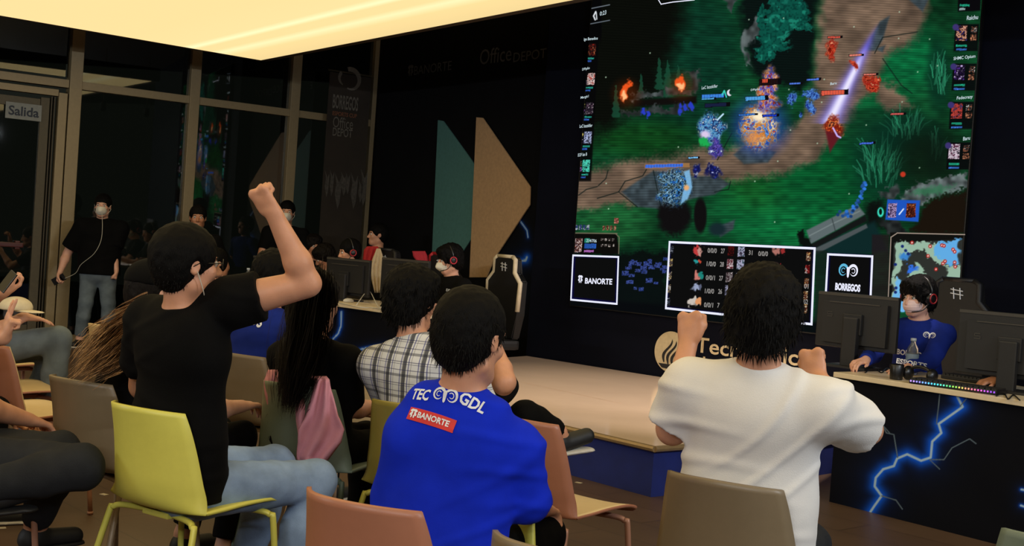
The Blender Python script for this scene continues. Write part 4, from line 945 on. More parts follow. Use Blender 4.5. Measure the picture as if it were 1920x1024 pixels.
# plaid cotton
def plaid():
    m = mat('plaid_cotton', (210, 212, 216), rough=.9, var=.03, bump=.1, bscale=300, spec=.2); nt = m.node_tree; N = nt.nodes; L = nt.links; b = N['Principled BSDF']
    tc = N.new('ShaderNodeTexCoord'); sp = N.new('ShaderNodeSeparateXYZ'); L.new(tc.outputs['Object'], sp.inputs[0])
    def stripes(axis, period, lines):
        out = None
        for off, w in lines:
            a = N.new('ShaderNodeMath'); a.operation = 'ADD'; a.inputs[1].default_value = off; L.new(sp.outputs[axis], a.inputs[0])
            p = N.new('ShaderNodeMath'); p.operation = 'PINGPONG'; p.inputs[1].default_value = period/2; L.new(a.outputs[0], p.inputs[0])
            g = N.new('ShaderNodeMath'); g.operation = 'LESS_THAN'; g.inputs[1].default_value = w/2; L.new(p.outputs[0], g.inputs[0])
            if out is None: out = g
            else:
                q = N.new('ShaderNodeMath'); q.operation = 'MAXIMUM'; L.new(out.outputs[0], q.inputs[0]); L.new(g.outputs[0], q.inputs[1]); out = q
        return out
    cur = b.inputs['Base Color'].links[0].from_socket
    def over(cur, mask, rgb, f):
        x = N.new('ShaderNodeMix'); x.data_type = 'RGBA'; mm = N.new('ShaderNodeMath'); mm.operation = 'MULTIPLY'; mm.inputs[1].default_value = f
        L.new(mask.outputs[0], mm.inputs[0]); L.new(mm.outputs[0], x.inputs[0]); L.new(cur, x.inputs[6]); x.inputs[7].default_value = (*lin(rgb), 1); return x.outputs[2]
    cur = over(cur, stripes('X', .075, [(0, .016)]), (24, 26, 34), .85)
    cur = over(cur, stripes('X', .075, [(.017, .004), (-.017, .004)]), (50, 56, 140), .8)
    cur = over(cur, stripes('X', .0375, [(.01, .002)]), (30, 30, 40), .6)
    cur = over(cur, stripes('Z', .08, [(0, .010)]), (40, 44, 60), .6)
    cur = over(cur, stripes('Z', .08, [(.03, .003), (.038, .002), (-.02, .003)]), (40, 44, 90), .7)
    L.new(cur, b.inputs['Base Color']); return m
C_plaid = plaid()

def frame_from(fwd, up=(0, 0, 1)):
    f = unit(fwd); r = unit(np.cross(f, up)); u = np.cross(r, f); return np.stack([r, f, u], 1)   # columns right, fwd, up
def hand_prims(w, d, n, side, pose, sc=1.0):
    """w wrist, d direction of the hand, n palm normal, side = direction towards the thumb"""
    d = unit(d); n = unit(n-d*np.dot(n, d)); t = unit(np.cross(d, n)); 
    if np.dot(t, side) < 0: t = -t
    P = []; k = .010; s_ = sc
    pc = w+d*.048*s_
    P.append(rc(w-d*.01, w+d*.035*s_, .024*s_, .030*s_, .02, flat=(n, .62)))
    P.append(rc(w+d*.03*s_+t*.018*s_, w+d*.078*s_+t*.022*s_, .022*s_, .019*s_, .012, flat=(n, .62))); P.append(rc(w+d*.03*s_-t*.014*s_, w+d*.074*s_-t*.022*s_, .022*s_, .018*s_, .012, flat=(n, .62)))
    L = [.078, .086, .080, .062]; offs = [.031, .010, -.011, -.031]
    curls = {'fist': (85, 100, 70), 'open': (8, 12, 8), 'relaxed': (22, 30, 20), 'grip': (45, 65, 45), 'mouse': (18, 34, 22), 'peace': None, 'phone': (35, 55, 35)}[pose]
    for i in range(4):
        c = curls if curls else ((5, 5, 5) if i < 2 else (85, 95, 60))
        if pose in ('open', 'relaxed', 'mouse') : c = tuple(q*(1+.18*i*(1 if pose != 'open' else .3)) for q in c)
        base = w+d*(.080-.004*abs(i-1))*s_+t*offs[i]*s_; a = 0; p = base
        spread = (t*(1.5-i)*.10) if pose in ('open', 'peace', 'relaxed') else 0
        for j, fr in enumerate((.46, .30, .24)):
            a += math.radians(c[j]); dr = unit(d*math.cos(a)+n*math.sin(a)+spread); q = p+dr*L[i]*fr*s_
            P.append(rc(p, q, (.0095-.0008*j)*s_, (.0088-.0010*j)*s_, .006)); p = q
    tb = w+d*.022*s_+t*.026*s_
    if pose == 'fist': a1 = tb+d*.030*s_+t*.014*s_+n*.018*s_; a2 = a1+(d*.020-t*.010+n*.014)*s_; a3 = a2+(-t*.024+n*.004+d*.004)*s_
    elif pose in ('grip', 'phone'): a1 = tb+(d*.028+t*.018+n*.018)*s_; a2 = a1+(d*.024+t*.0+n*.018)*s_; a3 = a2+(d*.020-t*.008+n*.010)*s_
    else: a1 = tb+(d*.026+t*.024+n*.008)*s_; a2 = a1+(d*.024+t*.014+n*.004)*s_; a3 = a2+(d*.022+t*.006+n*.002)*s_
    P += [rc(tb-d*.008*s_, a1, .016*s_, .0125*s_, .012), rc(a1, a2, .0118*s_, .0105*s_, .006), rc(a2, a3, .0105*s_, .0088*s_, .006)]
    return P
def head_prims(c, F):
    """c centre (eye level, middle of the skull), F columns right/fwd/up"""
    g = lambda x, y, z: c+F@np.array((x, y, z))
    P = [el(g(0, -.012, .028), (.076, .096, .090), .02, F), el(g(0, .028, -.040), (.058, .060, .070), .03, F), rc(g(-.012, .066, -.093), g(.012, .066, -.093), .020, .020, .03),
         rc(g(-.048, .0, -.070), g(-.014, .06, -.096), .018, .018, .03), rc(g(.048, .0, -.070), g(.014, .06, -.096), .018, .018, .03),
         rc(g(0, .090, .004), g(0, .108, -.034), .008, .0125, .012), rc(g(-.012, .097, -.038), g(.012, .097, -.038), .008, .008, .008),
         rc(g(-.040, .074, .020), g(.040, .074, .020), .011, .011, .016), el(g(-.036, .064, -.026), (.024, .020, .022), .02, F), el(g(.036, .064, -.026), (.024, .020, .022), .02, F),
         rc(g(-.020, .086, -.062), g(.020, .086, -.062), .0065, .0065, .008), rc(g(-.016, .084, -.072), g(.016, .084, -.072), .0075, .0075, .008)]
    for s in (-1, 1):
        P.append(el(g(s*.078, -.004, -.006), (.010, .020, .031), .008, F)); P.append(el(g(s*.031, .092, .000), (.014, .012, .009), .008, F, sub=True)); P.append(el(g(s*.086, .000, -.004), (.006, .011, .018), .006, F, sub=True))
    return P
def hair_strands(me, n, L, m, seed, dirfn, w=.0016):
    """thin tapered ribbons rooted on the hair surface so that its outline breaks up"""
    rs = np.random.RandomState(seed); V_ = np.empty(len(me.vertices)*3); me.vertices.foreach_get('co', V_); V_ = V_.reshape(-1, 3)
    N_ = np.empty(len(me.vertices)*3); me.vertices.foreach_get('normal', N_); N_ = N_.reshape(-1, 3)
    ids = rs.randint(0, len(V_), n); bm = BM(); bm.from_mesh(me)
    for i in ids:
        p = V_[i]; nn = N_[i]; d = unit(dirfn(p, nn)+rs.normal(0, .22, 3)); sd = unit(np.cross(d, nn)+1e-6)*w*rs.uniform(.6, 1.4); l = L*rs.uniform(.5, 1.3)
        p0 = p-nn*.004; p1 = p0+(d*.55+nn*.16)*l; p2 = p1+(d*.5-nn*.02+np.array((0, 0, -.18)))*l*.8
        a = [bm.verts.new(q) for q in (p0-sd, p0+sd, p1+sd*.8, p1-sd*.8, p2)]
        bm.faces.new((a[0], a[1], a[2], a[3])); bm.faces.new((a[3], a[2], a[4]))
    bm.to_mesh(me); bm.free()
def hair(c, F, style, seed=1, h=.0055, vol=1.0):
    g = lambda x, y, z: c+F@np.array((x, y, z)); P = []
    if style in ('short', 'crop', 'fluffy', 'mop', 'side'):
        v = {'crop': 1.05, 'short': 1.10, 'fluffy': 1.20, 'mop': 1.24, 'side': 1.14}[style]*vol
        P.append(el(g(0, -.018, .034), (.080*v, .098*v, .090*v), .02, F)); P.append(el(g(0, -.045, -.02), (.070*v, .062*v, .070*v), .03, F))
        if style in ('fluffy', 'mop'): P.append(el(g(0, .05, .085), (.062*v, .05, .030), .03, F)); P.append(el(g(0, -.05, -.05), (.064*v, .05*v, .05), .03, F))
        if style == 'mop':
            for s in (-1, 1): P.append(rc(g(s*.055, .07, .07), g(s*.074, .062, -.02), .022, .010, .02)); P.append(rc(g(s*.080, .02, .02), g(s*.078, -.01, -.06), .02, .014, .02))
        if style == 'side': P.append(rc(g(.01, .085, .075), g(-.05, .095, .02), .022, .010, .02)); P.append(rc(g(.03, .07, .08), g(.066, .07, .01), .022, .010, .02))
        P.append(el(g(0, .135, -.050), (.085, .095, .095 if style not in ('fluffy', 'mop') else .085), .012, F, sub=True)); P.append(el(g(0, .08, -.13), (.10, .11, .08), .012, F, sub=True))
        for s in (-1, 1):
            if style in ('crop', 'short', 'side'): P.append(el(g(s*.095, .005, -.035), (.030, .026, .052), .008, F, sub=True))
    elif style == 'long':
        v = 1.10*vol; P.append(el(g(0, -.018, .034), (.082*v, .10*v, .090*v), .02, F)); P.append(el(g(0, -.05, -.03), (.080*v, .06*v, .10*v), .04, F))
    am = .0045 if style in ('crop', 'short', 'side') else .009
    nz = lambda p: wob(p, 95, seed)*am*.6+wob(p*np.array((1, 1, .45)), 230, seed+1)*am*.5
    return P, nz
ALLP = []
def person(label, loc, face, head, pelvis=None, skin=SK, girth=1.0, sw=.185, headdir=(0, 0), hairstyle='short', hairmat=None, hairseed=1, hairvol=1.0,
           L=None, R=None, kneeL=None, kneeR=None, footL=None, footR=None, seated=True, top=None, sleeve='short', bottom=C_black, shoes=M_shoe, h=.0065, hc=.0075,
           extra_hair=None, hem=None, legs=True, foldamp=.005, neckcut=.0, name='person', chestround=0, shirtfat=0.0, strands=0, slen=.028, soles=None, topname='shirt', longh=None, collar=False, hs=1.0, handsc=1.0):
    """everything in metres in the person's own frame: x to their right, y forward, z up; loc = floor point, face = degrees to the right of straight ahead.
    head, L / R (dict el, wr, d, n, pose) are local points."""
    root = empty(name, (loc[0], loc[1], 0), -math.radians(face), label, 'person')
    A = lambda v: np.array(v, float)
    hd = A(head); pel = A(pelvis if pelvis is not None else (0, 0, .54 if seated else .93)); ax = unit(hd-pel); ln = np.linalg.norm(hd-pel)
    rt = V(1, 0, 0); rt = unit(rt-ax*rt.dot(ax)); fw = unit(np.cross(ax, rt)); 
    shc = pel+ax*(ln-.235); neckb = pel+ax*(ln-.185)-fw*.012; chest = pel+ax*(ln-.34)+fw*(-.012*chestround)
    sh = {-1: shc-rt*sw-fw*.01, 1: shc+rt*sw-fw*.01}
    if L and 'sh' in L: sh[-1] = A(L['sh'])
    if R and 'sh' in R: sh[1] = A(R['sh'])
    y_, p_ = math.radians(headdir[0]), math.radians(headdir[1]); fh = V(math.sin(y_)*math.cos(p_), math.cos(y_)*math.cos(p_), math.sin(p_)); HF = frame_from(fh)
    g = girth
    body = head_prims(hd, HF)
    if hs != 1:
        for q in body:
            for kk in ('a', 'b', 'c'):
                if kk in q: q[kk] = hd+(q[kk]-hd)*hs
    body += [rc(neckb-ax*.02, hd+HF@V(0, -.022, -.055), .058*(g*.5+.5), .052*(g*.5+.5), .03), rc(neckb-ax*.005-rt*.09-fw*.012, neckb-ax*.005+rt*.09-fw*.012, .036, .036, .05),
             rc(sh[-1], sh[1], .052*g, .052*g, .04), rc(chest, pel+ax*.16, .150*g, .135*g, .04, flat=(fw, .62)), rc(pel+ax*.14, pel+ax*(.06 if seated else 0), .135*g, .140*g, .05, flat=(fw, .70)), el(pel+V(0, 0, .0 if seated else -.04), (.155*g, .115*g, .085 if seated else .12), .05), el(chest+ax*.06, (.155*g, .095*g, .12), .05, np.stack([rt, fw, ax], 1))]
    shirt = []; inf = .014+shirtfat
    shirt += [rc(neckb-ax*.012-rt*.095-fw*.012, neckb-ax*.012+rt*.095-fw*.012, .038+inf*.6, .038+inf*.6, .05), rc(sh[-1], sh[1], .054*g+inf*.7, .054*g+inf*.7, .04),
              rc(chest, pel+ax*.16, .150*g+inf, .138*g+inf*1.5, .05, flat=(fw, .64)), rc(pel+ax*.16, pel+ax*(.03 if seated else -.10), .138*g+inf*1.5, .155*g+inf*1.6, .05, flat=(fw, .72)), el(chest+ax*.06, (.158*g+inf, .098*g+inf, .125), .05, np.stack([rt, fw, ax], 1)),
              rc(neckb-ax*.03, neckb+ax*(.022+.02*collar), .066, .060+.006*collar, .03, cutb=True)]
    sub_body = []
    for s, arm in ((-1, L), (1, R)):
        if not arm: continue
        S0 = sh[s]; W = A(arm['wr'])
        if 'el' in arm: E = A(arm['el'])
        else:
            d = W-S0; D = np.linalg.norm(d); a, b = .285, .255
            if D > a+b-.01: k = D/(a+b-.01); a *= k; b *= k
            x = (a*a-b*b+D*D)/(2*D); hgt = math.sqrt(max(a*a-x*x, 0)); po = A(arm.get('pole', (s*.6, -.3, -1))); u = unit(d); po = unit(po-u*po.dot(u)); E = S0+u*x+po*hgt
        hd_ = A(arm['d']) if 'd' in arm else unit(W-E); nn = A(arm.get('n', (0, 0, -1)))
        body += [rc(S0, E, .050*g, .039*g, .03), rc(S0+(E-S0)*.35, E-(E-S0)*.15, .046*g, .036*g, .03), rc(E, E+(W-E)*.3, .038*g, .042*g, .02), rc(E+(W-E)*.3, W, .042*g, .026, .02)]
        sd = A(arm.get('th', (-s, 0, .4)))
        body += hand_prims(W, hd_, nn, sd, arm.get('pose', 'relaxed'), handsc)
        r0, r1 = .058*g+inf*.8, .046*g+inf
        if sleeve == 'short':
            q = S0+(E-S0)*arm.get('sl', .68); shirt += [rc(S0-(E-S0)*.02, q, r0, r1+.008, .035, cutb=True)]
        elif sleeve == 'long': shirt += [rc(S0, E, r0, r1, .035), rc(E, W-(W-E)*.08, r1, .034+inf*.6, .02, cutb=True)]
        elif sleeve == 'elbow': shirt += [rc(S0, E, r0, r1, .035), rc(E, E+(W-E)*.25, r1, .044+inf, .02, cutb=True)]
        arm['_E'] = E; arm['_W'] = W; arm['_D'] = hd_
    pants = [rc(pel+ax*.10, pel+ax*.05, .138*g+.006, .140*g+.008, .05, flat=(fw, .74)), el(pel+V(0, 0, .005 if seated else -.04), (.165*g+.008, .125*g+.01, .092 if seated else .14), .06)]; shoeP = []
    if legs:
        for s, kn, ft in ((-1, kneeL, footL), (1, kneeR, footR)):
            hp = pel+rt*s*.085+V(0, 0, -.02 if seated else -.03)
            kn = A(kn) if kn is not None else (V(s*.13, .43, .50) if seated else V(s*.10, .03, .49)); ft = A(ft) if ft is not None else (V(s*.14, .42, .09) if seated else V(s*.12, -.03, .09))
            body += [rc(hp, kn, .078*g, .054*g, .04), rc(kn, kn+(ft-kn)*.35, .052*g, .055*g, .02), rc(kn+(ft-kn)*.35, ft, .055*g, .036, .02)]
            pants += [rc(hp, kn, .088*g+.006, .066*g+.004, .04), rc(kn, kn+(ft-kn)*.4, .066*g+.002, .064*g+.004, .02), rc(kn+(ft-kn)*.4, ft+(kn-ft)*.08, .062*g+.004, .056, .02, cutb=True)]
            fd_ = V(s*.15, 1, 0); fd_ = unit(fd_); sole_z = -.05
            if abs((ft-kn)[2]) < .2: fd_ = unit(V(.2*s, 1, .3))
            body += [rc(ft, ft+V(0, 0, -.03), .036, .034, .02), rc(ft+V(0, 0, -.045), ft+V(0, 0, -.055)+fd_*.13, .032, .026, .02)]
            shoeP.append((ft, fd_))
    me = sdf_mesh('body', body, h); link('body', me, skin, root)
    def folds(p):
        x, z = p[..., 0]+.3*p[..., 1], p[..., 2]; s = hairseed
        u = z*62+1.9*np.sin(5.2*x+s)+1.2*np.sin(11*x+8*z+2*s)+x*9*np.sin(s); u2 = z*40-x*34+1.6*np.sin(9*x+s)+1.3*np.sin(12*z+s)
        m1 = smoothstep(.05, .9, np.sin(8*x+7*z+s*1.3)*.5+.5); m2 = smoothstep(.3, .95, np.sin(9*x-6*z+s*2.1)*.5+.5)
        return -foldamp*(np.maximum(0, np.sin(u))**2*m1*.55+np.maximum(0, np.sin(u2))**3*m2*.6)+wob(p, 12, s)*foldamp*.25
    fn = folds if foldamp else None
    if top is not None:
        cuts = []
        cuts.append((hem or ((0, 0, .475) if seated else (0, 0, pel[2]-.07)), (0, 0, -1)))
        ms = sdf_mesh(topname, shirt, hc, fn, cuts); so = link(topname, ms, top, root)
    else: so = None
    fn2 = (lambda p: wob(p, 22, hairseed+5)*.004+wob(p*np.array((1, 1.4, 1)), 48, hairseed+8)*.0022)
    if legs:
        mp_ = sdf_mesh('trousers', pants, hc, fn2); link('trousers', mp_, bottom, root)
        for ft, fd_ in shoeP:
            a = ft+V(0, 0, -.035); P = [rc(a, a+V(0, 0, -.012), .044, .044, .02), rc(a+V(0, 0, -.016)-fd_*.02, a+V(0, 0, -.022)+fd_*.15, .040, .034, .02)]
            m1 = sdf_mesh('shoe', P, .008, None, [(a+V(0, 0, -.038), (0, 0, -1))]); sh_ = link('shoe', m1, shoes, root)
            P = [rc(a+V(0, 0, -.046)-fd_*.022, a+V(0, 0, -.046)+fd_*.155, .044, .038, .01, flat=((0, 0, 1), .3))]; m2 = sdf_mesh('sole', P, .008); link('sole', m2, soles or M_sole, sh_)
    if hairstyle:
        P, nz = hair(hd, HF, hairstyle, hairseed, vol=hairvol)
        if hs != 1:
            for q in P: q['c' if 'c' in q else 'a'] = hd+(q['c' if 'c' in q else 'a']-hd)*hs
        if extra_hair: P += extra_hair(hd, HF, V)
        mh = sdf_mesh('hair', P, longh or .0055, nz)
        if strands: 
            up = HF[:, 2]; hair_strands(mh, strands, slen, None, hairseed, lambda p, n: -np.array((0, 0, 1.))*.8+n*.25-up*.2)
        link('hair', mh, hairmat or M_hair, root)
    # eyes
    for s in (-1, 1):
        c = hd+HF@V(s*.031, .079, .001); bm = BM(); bmesh.ops.create_uvsphere(bm, u_segments=12, v_segments=8, radius=.0125, matrix=Matrix.Translation(Vector(c))); eo = obj('eye', bm, M_eye, root, True)
        c2 = c+HF@V(0, .0085, 0); bm = BM(); bmesh.ops.create_uvsphere(bm, u_segments=10, v_segments=6, radius=.0062, matrix=Matrix.Translation(Vector(c2))); obj('iris', bm, M_iris, eo, True)
        P0_ = hd+HF@V(s*.018, .090, .017); P1_ = hd+HF@V(s*.048, .079, .018); bm = BM(); tube(bm, [P0_, hd+HF@V(s*.033, .0895, .0215), P1_], .0028, 6); obj('eyebrow', bm, hairmat or M_hair, root)
    root['_dummy'] = 0; del root['_dummy']
    info = dict(root=root, hd=hd, HF=HF, shirt=so, L=L, R=R, sh=sh, pel=pel, ax=ax, rt=rt, fw=fw, shc=shc, loc=loc, face=face); ALLP.append(info); return info
def w2l(loc, face, p):
    f = math.radians(face); d = Vector((p.x-loc[0], p.y-loc[1], p.z)); return (Matrix.Rotation(f, 3, 'Z') @ d)
def l2w(loc, face, p):
    f = math.radians(face); d = Matrix.Rotation(-f, 3, 'Z') @ Vector(p); return Vector((d.x+loc[0], d.y+loc[1], d.z))
def place_head(px, py, dist, face, headlocal):
    """floor point such that a local head point lands on a pixel at a distance; returns loc and head height"""
    w = at(px, py, dist); f = math.radians(face); o = Matrix.Rotation(-f, 3, 'Z') @ Vector((headlocal[0], headlocal[1], 0)); return (w.x-o.x, w.y-o.y), w.z
def mask(info, m=M_mask, kind='cup', name='face_mask'):
    c, F = info['hd'], info['HF']; g = lambda x, y, z: c+F@np.array((x, y, z))
    if kind == 'cup': P = [el(g(0, .062, -.050), (.056, .066, .056), .02, F), rc(g(0, .09, -.02), g(0, .122, -.046), .02, .016, .03)]
    else: P = [el(g(0, .050, -.050), (.064, .066, .062), .02, F)]
    cuts = [(g(0, .030, 0), -F[:, 1]), (g(0, .09, -.012), unit(F[:, 2]*1-F[:, 1]*.15)), (g(0, 0, -.115), -F[:, 2])]
    nz = (lambda p: np.sin(((p-c)@F[:, 2])*360)*.0016) if kind != 'cup' else None
    me = sdf_mesh(name, P, .0045, nz, cuts); o = link(name, me, m, info['root'])
    bm = BM()
    for s in (-1, 1):
        for z0, z1 in ((-.025, .012), (-.085, -.025)): tube(bm, spline([g(s*.052, .04, z0), g(s*.076, .018, (z0+z1)/2), g(s*.085, -.012, z1)], 4), .0018, 5)
    obj('ear_loop', bm, m, o)
def headset(info, label, col=(150, 30, 40), boom=True):
    c, F = info['hd'], info['HF']; r = info['root']; M = r.matrix_basis.copy(); 
    t = empty('gaming_headset', r.location, r.rotation_euler[2], label, 'headset'); g = lambda x, y, z: Vector(c+F@np.array((x, y, z)))
    bm = BM(); pts = [g(.103*math.sin(a), -.01, .03+.103*math.cos(a)) for a in [math.radians(q) for q in range(-100, 101, 10)]]; tube(bm, pts, .009, 8); obj('headband', bm, M_dev, t, True)
    mc = mat('headset_accent', col, rough=.4)
    for s in (-1, 1):
        bm = BM(); M2 = Matrix(((*F[0], 0), (*F[1], 0), (*F[2], 0), (0, 0, 0, 1))); M2.translation = g(s*.085, -.005, -.008)
        lathe(bm, [(.034, -.012), (.040, 0), (.038, .02), (.03, .03), (.012, .034)], (0, 0, 0), 20, M2 @ Matrix.Rotation(s*math.pi/2, 4, 'Y')); obj('ear_cup', bm, M_dev, t, True)
        bm = BM(); tube(bm, [g(s*.122, .03*math.cos(a), -.008+.03*math.sin(a)) for a in [2*math.pi*k/14 for k in range(15)]], .005, 6, False); obj('accent_ring', bm, mc, t, True)
    if boom: bm = BM(); tube(bm, spline([g(-.10, .01, -.03), g(-.09, .06, -.075), g(-.045, .115, -.085)], 5), .0035, 6); obj('microphone_boom', bm, M_dev, t, True)
def jersey_text(info, items, m, name='print', side=-1, off=.004):
    """flat lettering laid on the shirt: items = list of (bmesh in metres centred on 0, centre x, centre z, rotation)"""
    so = info['shirt']; bvh = BVHTree.FromPolygons([v.co[:] for v in so.data.vertices], [p.vertices[:] for p in so.data.polygons])
    bm = BM()
    for b, x, z, rot in items: bm_add(bm, b, Matrix.Translation((x, 0, z)) @ Matrix.Rotation(rot, 4, 'Y') @ Matrix.Rotation(math.pi/2, 4, 'X'))
    bmesh.ops.triangulate(bm, faces=bm.faces[:])
    for _ in range(3):
        lg = [e for e in bm.edges if e.calc_length() > .012]
        if not lg: break
        bmesh.ops.subdivide_edges(bm, edges=lg, cuts=1); bmesh.ops.triangulate(bm, faces=bm.faces[:])
    for v in bm.verts:
        o = Vector((v.co.x, side*1.0, v.co.z)); hit = bvh.ray_cast(o, Vector((0, -side, 0)))
        if hit[0] is not None: v.co = hit[0]+hit[1]*off if hit[1].y*side > 0 else hit[0]-hit[1]*off
    me = bpy.data.meshes.new(name); bm.to_mesh(me); bm.free(); return link(name, me, m, so)
def ctext(t, size, bold=.02, w=None, shear=0):
    b = text_bm(t, 1, bold, shear, align='LEFT', res=2); xs = [v.co.x for v in b.verts]; ys = [v.co.y for v in b.verts]; W_ = max(xs)-min(xs); H_ = max(ys)-min(ys)
    bmesh.ops.transform(b, matrix=Matrix.Diagonal(((w or W_*size/H_)/W_, size/H_, 1, 1)) @ Matrix.Translation((-(max(xs)+min(xs))/2, -(max(ys)+min(ys))/2, 0)), verts=b.verts[:]); return b
def rectbm(w, h):
    b = BM(); bmesh.ops.create_grid(b, x_segments=12, y_segments=4, size=.5); bmesh.ops.transform(b, matrix=Matrix.Diagonal((w, h, 1, 1)), verts=b.verts[:]); return b
def rambm(s):
    b = BM(); ram(b, Matrix.Identity(4), s); return b

def tress(name, paths, n, m, parent, seed=1, w=.0022, spread=.012):
    """free strands: paths = list of (point, radius) the bundle follows; each strand keeps its own place in the bundle"""
    rs = np.random.RandomState(seed); P = [np.array(p, float) for p, r in paths]; Rr = [r for p, r in paths]; bm = BM()
    for i in range(n):
        a = rs.normal(0, .55, 3); L_ = rs.uniform(.72, 1.0); pts = []
        for j, (p, r) in enumerate(zip(P, Rr)): pts.append(Vector(p+a*r+rs.normal(0, .10, 3)*r))
        sp_ = spline(pts, 4); k = max(4, int(len(sp_)*L_)); sp_ = sp_[:k]; ww = w*rs.uniform(.6, 1.5); prev = None
        for j, p in enumerate(sp_):
            t = (sp_[min(j+1, k-1)]-sp_[max(j-1, 0)]).normalized(); sd = t.cross(Vector((.3, 1, .2))).normalized()*ww*(1-.8*(j/(k-1))**3)
            cur = (bm.verts.new(p-sd), bm.verts.new(p+sd))
            if prev: bm.faces.new((prev[0], prev[1], cur[1], cur[0]))
            prev = cur
    return obj(name, bm, m, parent)

def camhit(info, px, py):
    so = info['shirt']; r = info['root']; M = Matrix.Translation(r.location) @ Matrix.Rotation(r.rotation_euler[2], 4, 'Z'); Mi = M.inverted()
    bvh = BVHTree.FromPolygons([v.co[:] for v in so.data.vertices], [p.vertices[:] for p in so.data.polygons])
    h = bvh.ray_cast(Mi @ CO, (Mi.to_3x3() @ ray(px, py)).normalized()); return bvh, h[0], h[1]
def shirt_print(info, items, m, name, tilt=30, yaw=0, off=.0035):
    """lettering projected on the cloth along the direction it is read from; items = (bmesh, px, py, rot)"""
    out = BM(); t, y = math.radians(tilt), math.radians(yaw); sg = 1 if abs(yaw) < 90 else -1
    d = Vector((math.sin(y)*math.cos(t), math.cos(y)*math.cos(t), -math.sin(t))); up = Vector((math.sin(y)*math.sin(t), math.cos(y)*math.sin(t), math.cos(t))); rt = d.cross(up)
    for b, px, py, rot in items:
        bvh, c, n = camhit(info, px, py)
        if c is None: b.free(); continue
        bmesh.ops.triangulate(b, faces=b.faces[:])
        for _ in range(3):
            lg = [e for e in b.edges if e.calc_length() > .010]
            if not lg: break
            bmesh.ops.subdivide_edges(b, edges=lg, cuts=1); bmesh.ops.triangulate(b, faces=b.faces[:])
        co, si = math.cos(rot), math.sin(rot)
        for v in b.verts:
            x, y_ = v.co.x*co+v.co.y*si, -v.co.x*si+v.co.y*co; o = c+rt*x+up*y_-d*.25; h = bvh.ray_cast(o, d)
            v.co = (h[0]-d*off) if h[0] is not None and (h[0]-c).length < .2 else c+rt*x+up*y_
        bm_add(out, b)
    me = bpy.data.meshes.new(name); out.to_mesh(me); out.free(); return link(name, me, m, info['shirt'])
# ------------------------------------------------------------------ the audience
def LP(loc, face): return lambda px, py, d: w2l(loc, face, at(px, py, d))
def cl(k): c = chairs[k]; return (c.location.x, c.location.y)
# man in white T-shirt, both fists up
loc, fc = cl('beigeR'), 20; q = LP(loc, fc); C_w = C_white
PW = person('person in white T-shirt seen from behind with fluffy black hair and both fists raised', loc, fc, q(1433, 592, 3.42), (0, -.05, .53), SK, 1.10, .185, (6, -4), 'mop', M_hair, 3, 1.03,
    L=dict(el=q(1260, 806, 3.58), wr=q(1290, 640, 3.74), d=(-.02, .05, 1), n=(.2, .9, -.1), th=(1, 0, 0), pose='fist', sl=.76), R=dict(el=q(1626, 806, 3.60), wr=q(1532, 706, 3.88), d=(-.35, .1, 1), n=(0, 1, 0), th=(-1, 0, 0), pose='fist', sl=.76),
    top=C_w, bottom=C_jeansd, h=.006, hc=.0065, foldamp=.013, shirtfat=.010, collar=True, strands=2600, hs=1.04, topname='t_shirt')
# man in bright blue jersey
loc, fc = cl('blueC'), 22; q = LP(loc, fc)
PB = person('person in bright blue jersey with TEC GDL lettering, seen from behind, leaning forward', loc, fc, q(884, 632, 3.36), (0, -.04, .53), SK, 1.02, .18, (14, -8), 'short', M_hair, 5, 1.06,
    L=dict(sh=q(774, 822, 3.40), el=q(742, 930, 3.50), wr=(-.12, .30, .58), n=(0, 0, -1), th=(1, 0, 0)), R=dict(sh=q(966, 842, 3.40), el=q(984, 935, 3.44), wr=(.16, .34, .60), n=(0, 0, -1), th=(-1, 0, 0)),
    top=C_jersey, sleeve='elbow', bottom=C_black, h=.006, hc=.0065, foldamp=.008, shirtfat=.008, collar=True, strands=2600, slen=.018, hs=1.08, topname='jersey')
M_pr = mat('jersey_print_white', (224, 228, 236), rough=.6); M_prr = mat('jersey_print_red', (206, 42, 40), rough=.6)
hx = (Matrix.Rotation(math.radians(fc), 3, 'Z')).to_4x4()
def bk(px, py, info, dist):
    p = w2l(info['loc'], info['face'], at(px, py, dist)); return p.x, p.z
def prow(info, d, items, m, name):
    out = []
    for b, px, py, rot in items: x, z = bk(px, py, info, d); out.append((b, x, z, rot))
    return jersey_text(info, out, m, name)
shirt_print(PB, [(ctext('TEC', .033, .03, .056, .12), 790, 740, .05), (rambm(.038), 835, 741, .10), (ctext('GDL', .034, .03, .072, .12), 888, 757, .22)], M_pr, 'lettering', 34)
shirt_print(PB, [(rectbm(.148, .035), 808, 786, .16)], M_prr, 'sponsor_label', 30)
bt = ctext('BANORTE', .017, .03, .100); bmk = BM(); banorte_mark(bmk, Matrix.Translation((-.077, -.011, 0)), .024); bm_add(bt, bmk)
shirt_print(PB, [(bt, 813, 787, .16)], M_pr, 'sponsor_lettering', 30, 0, .006)
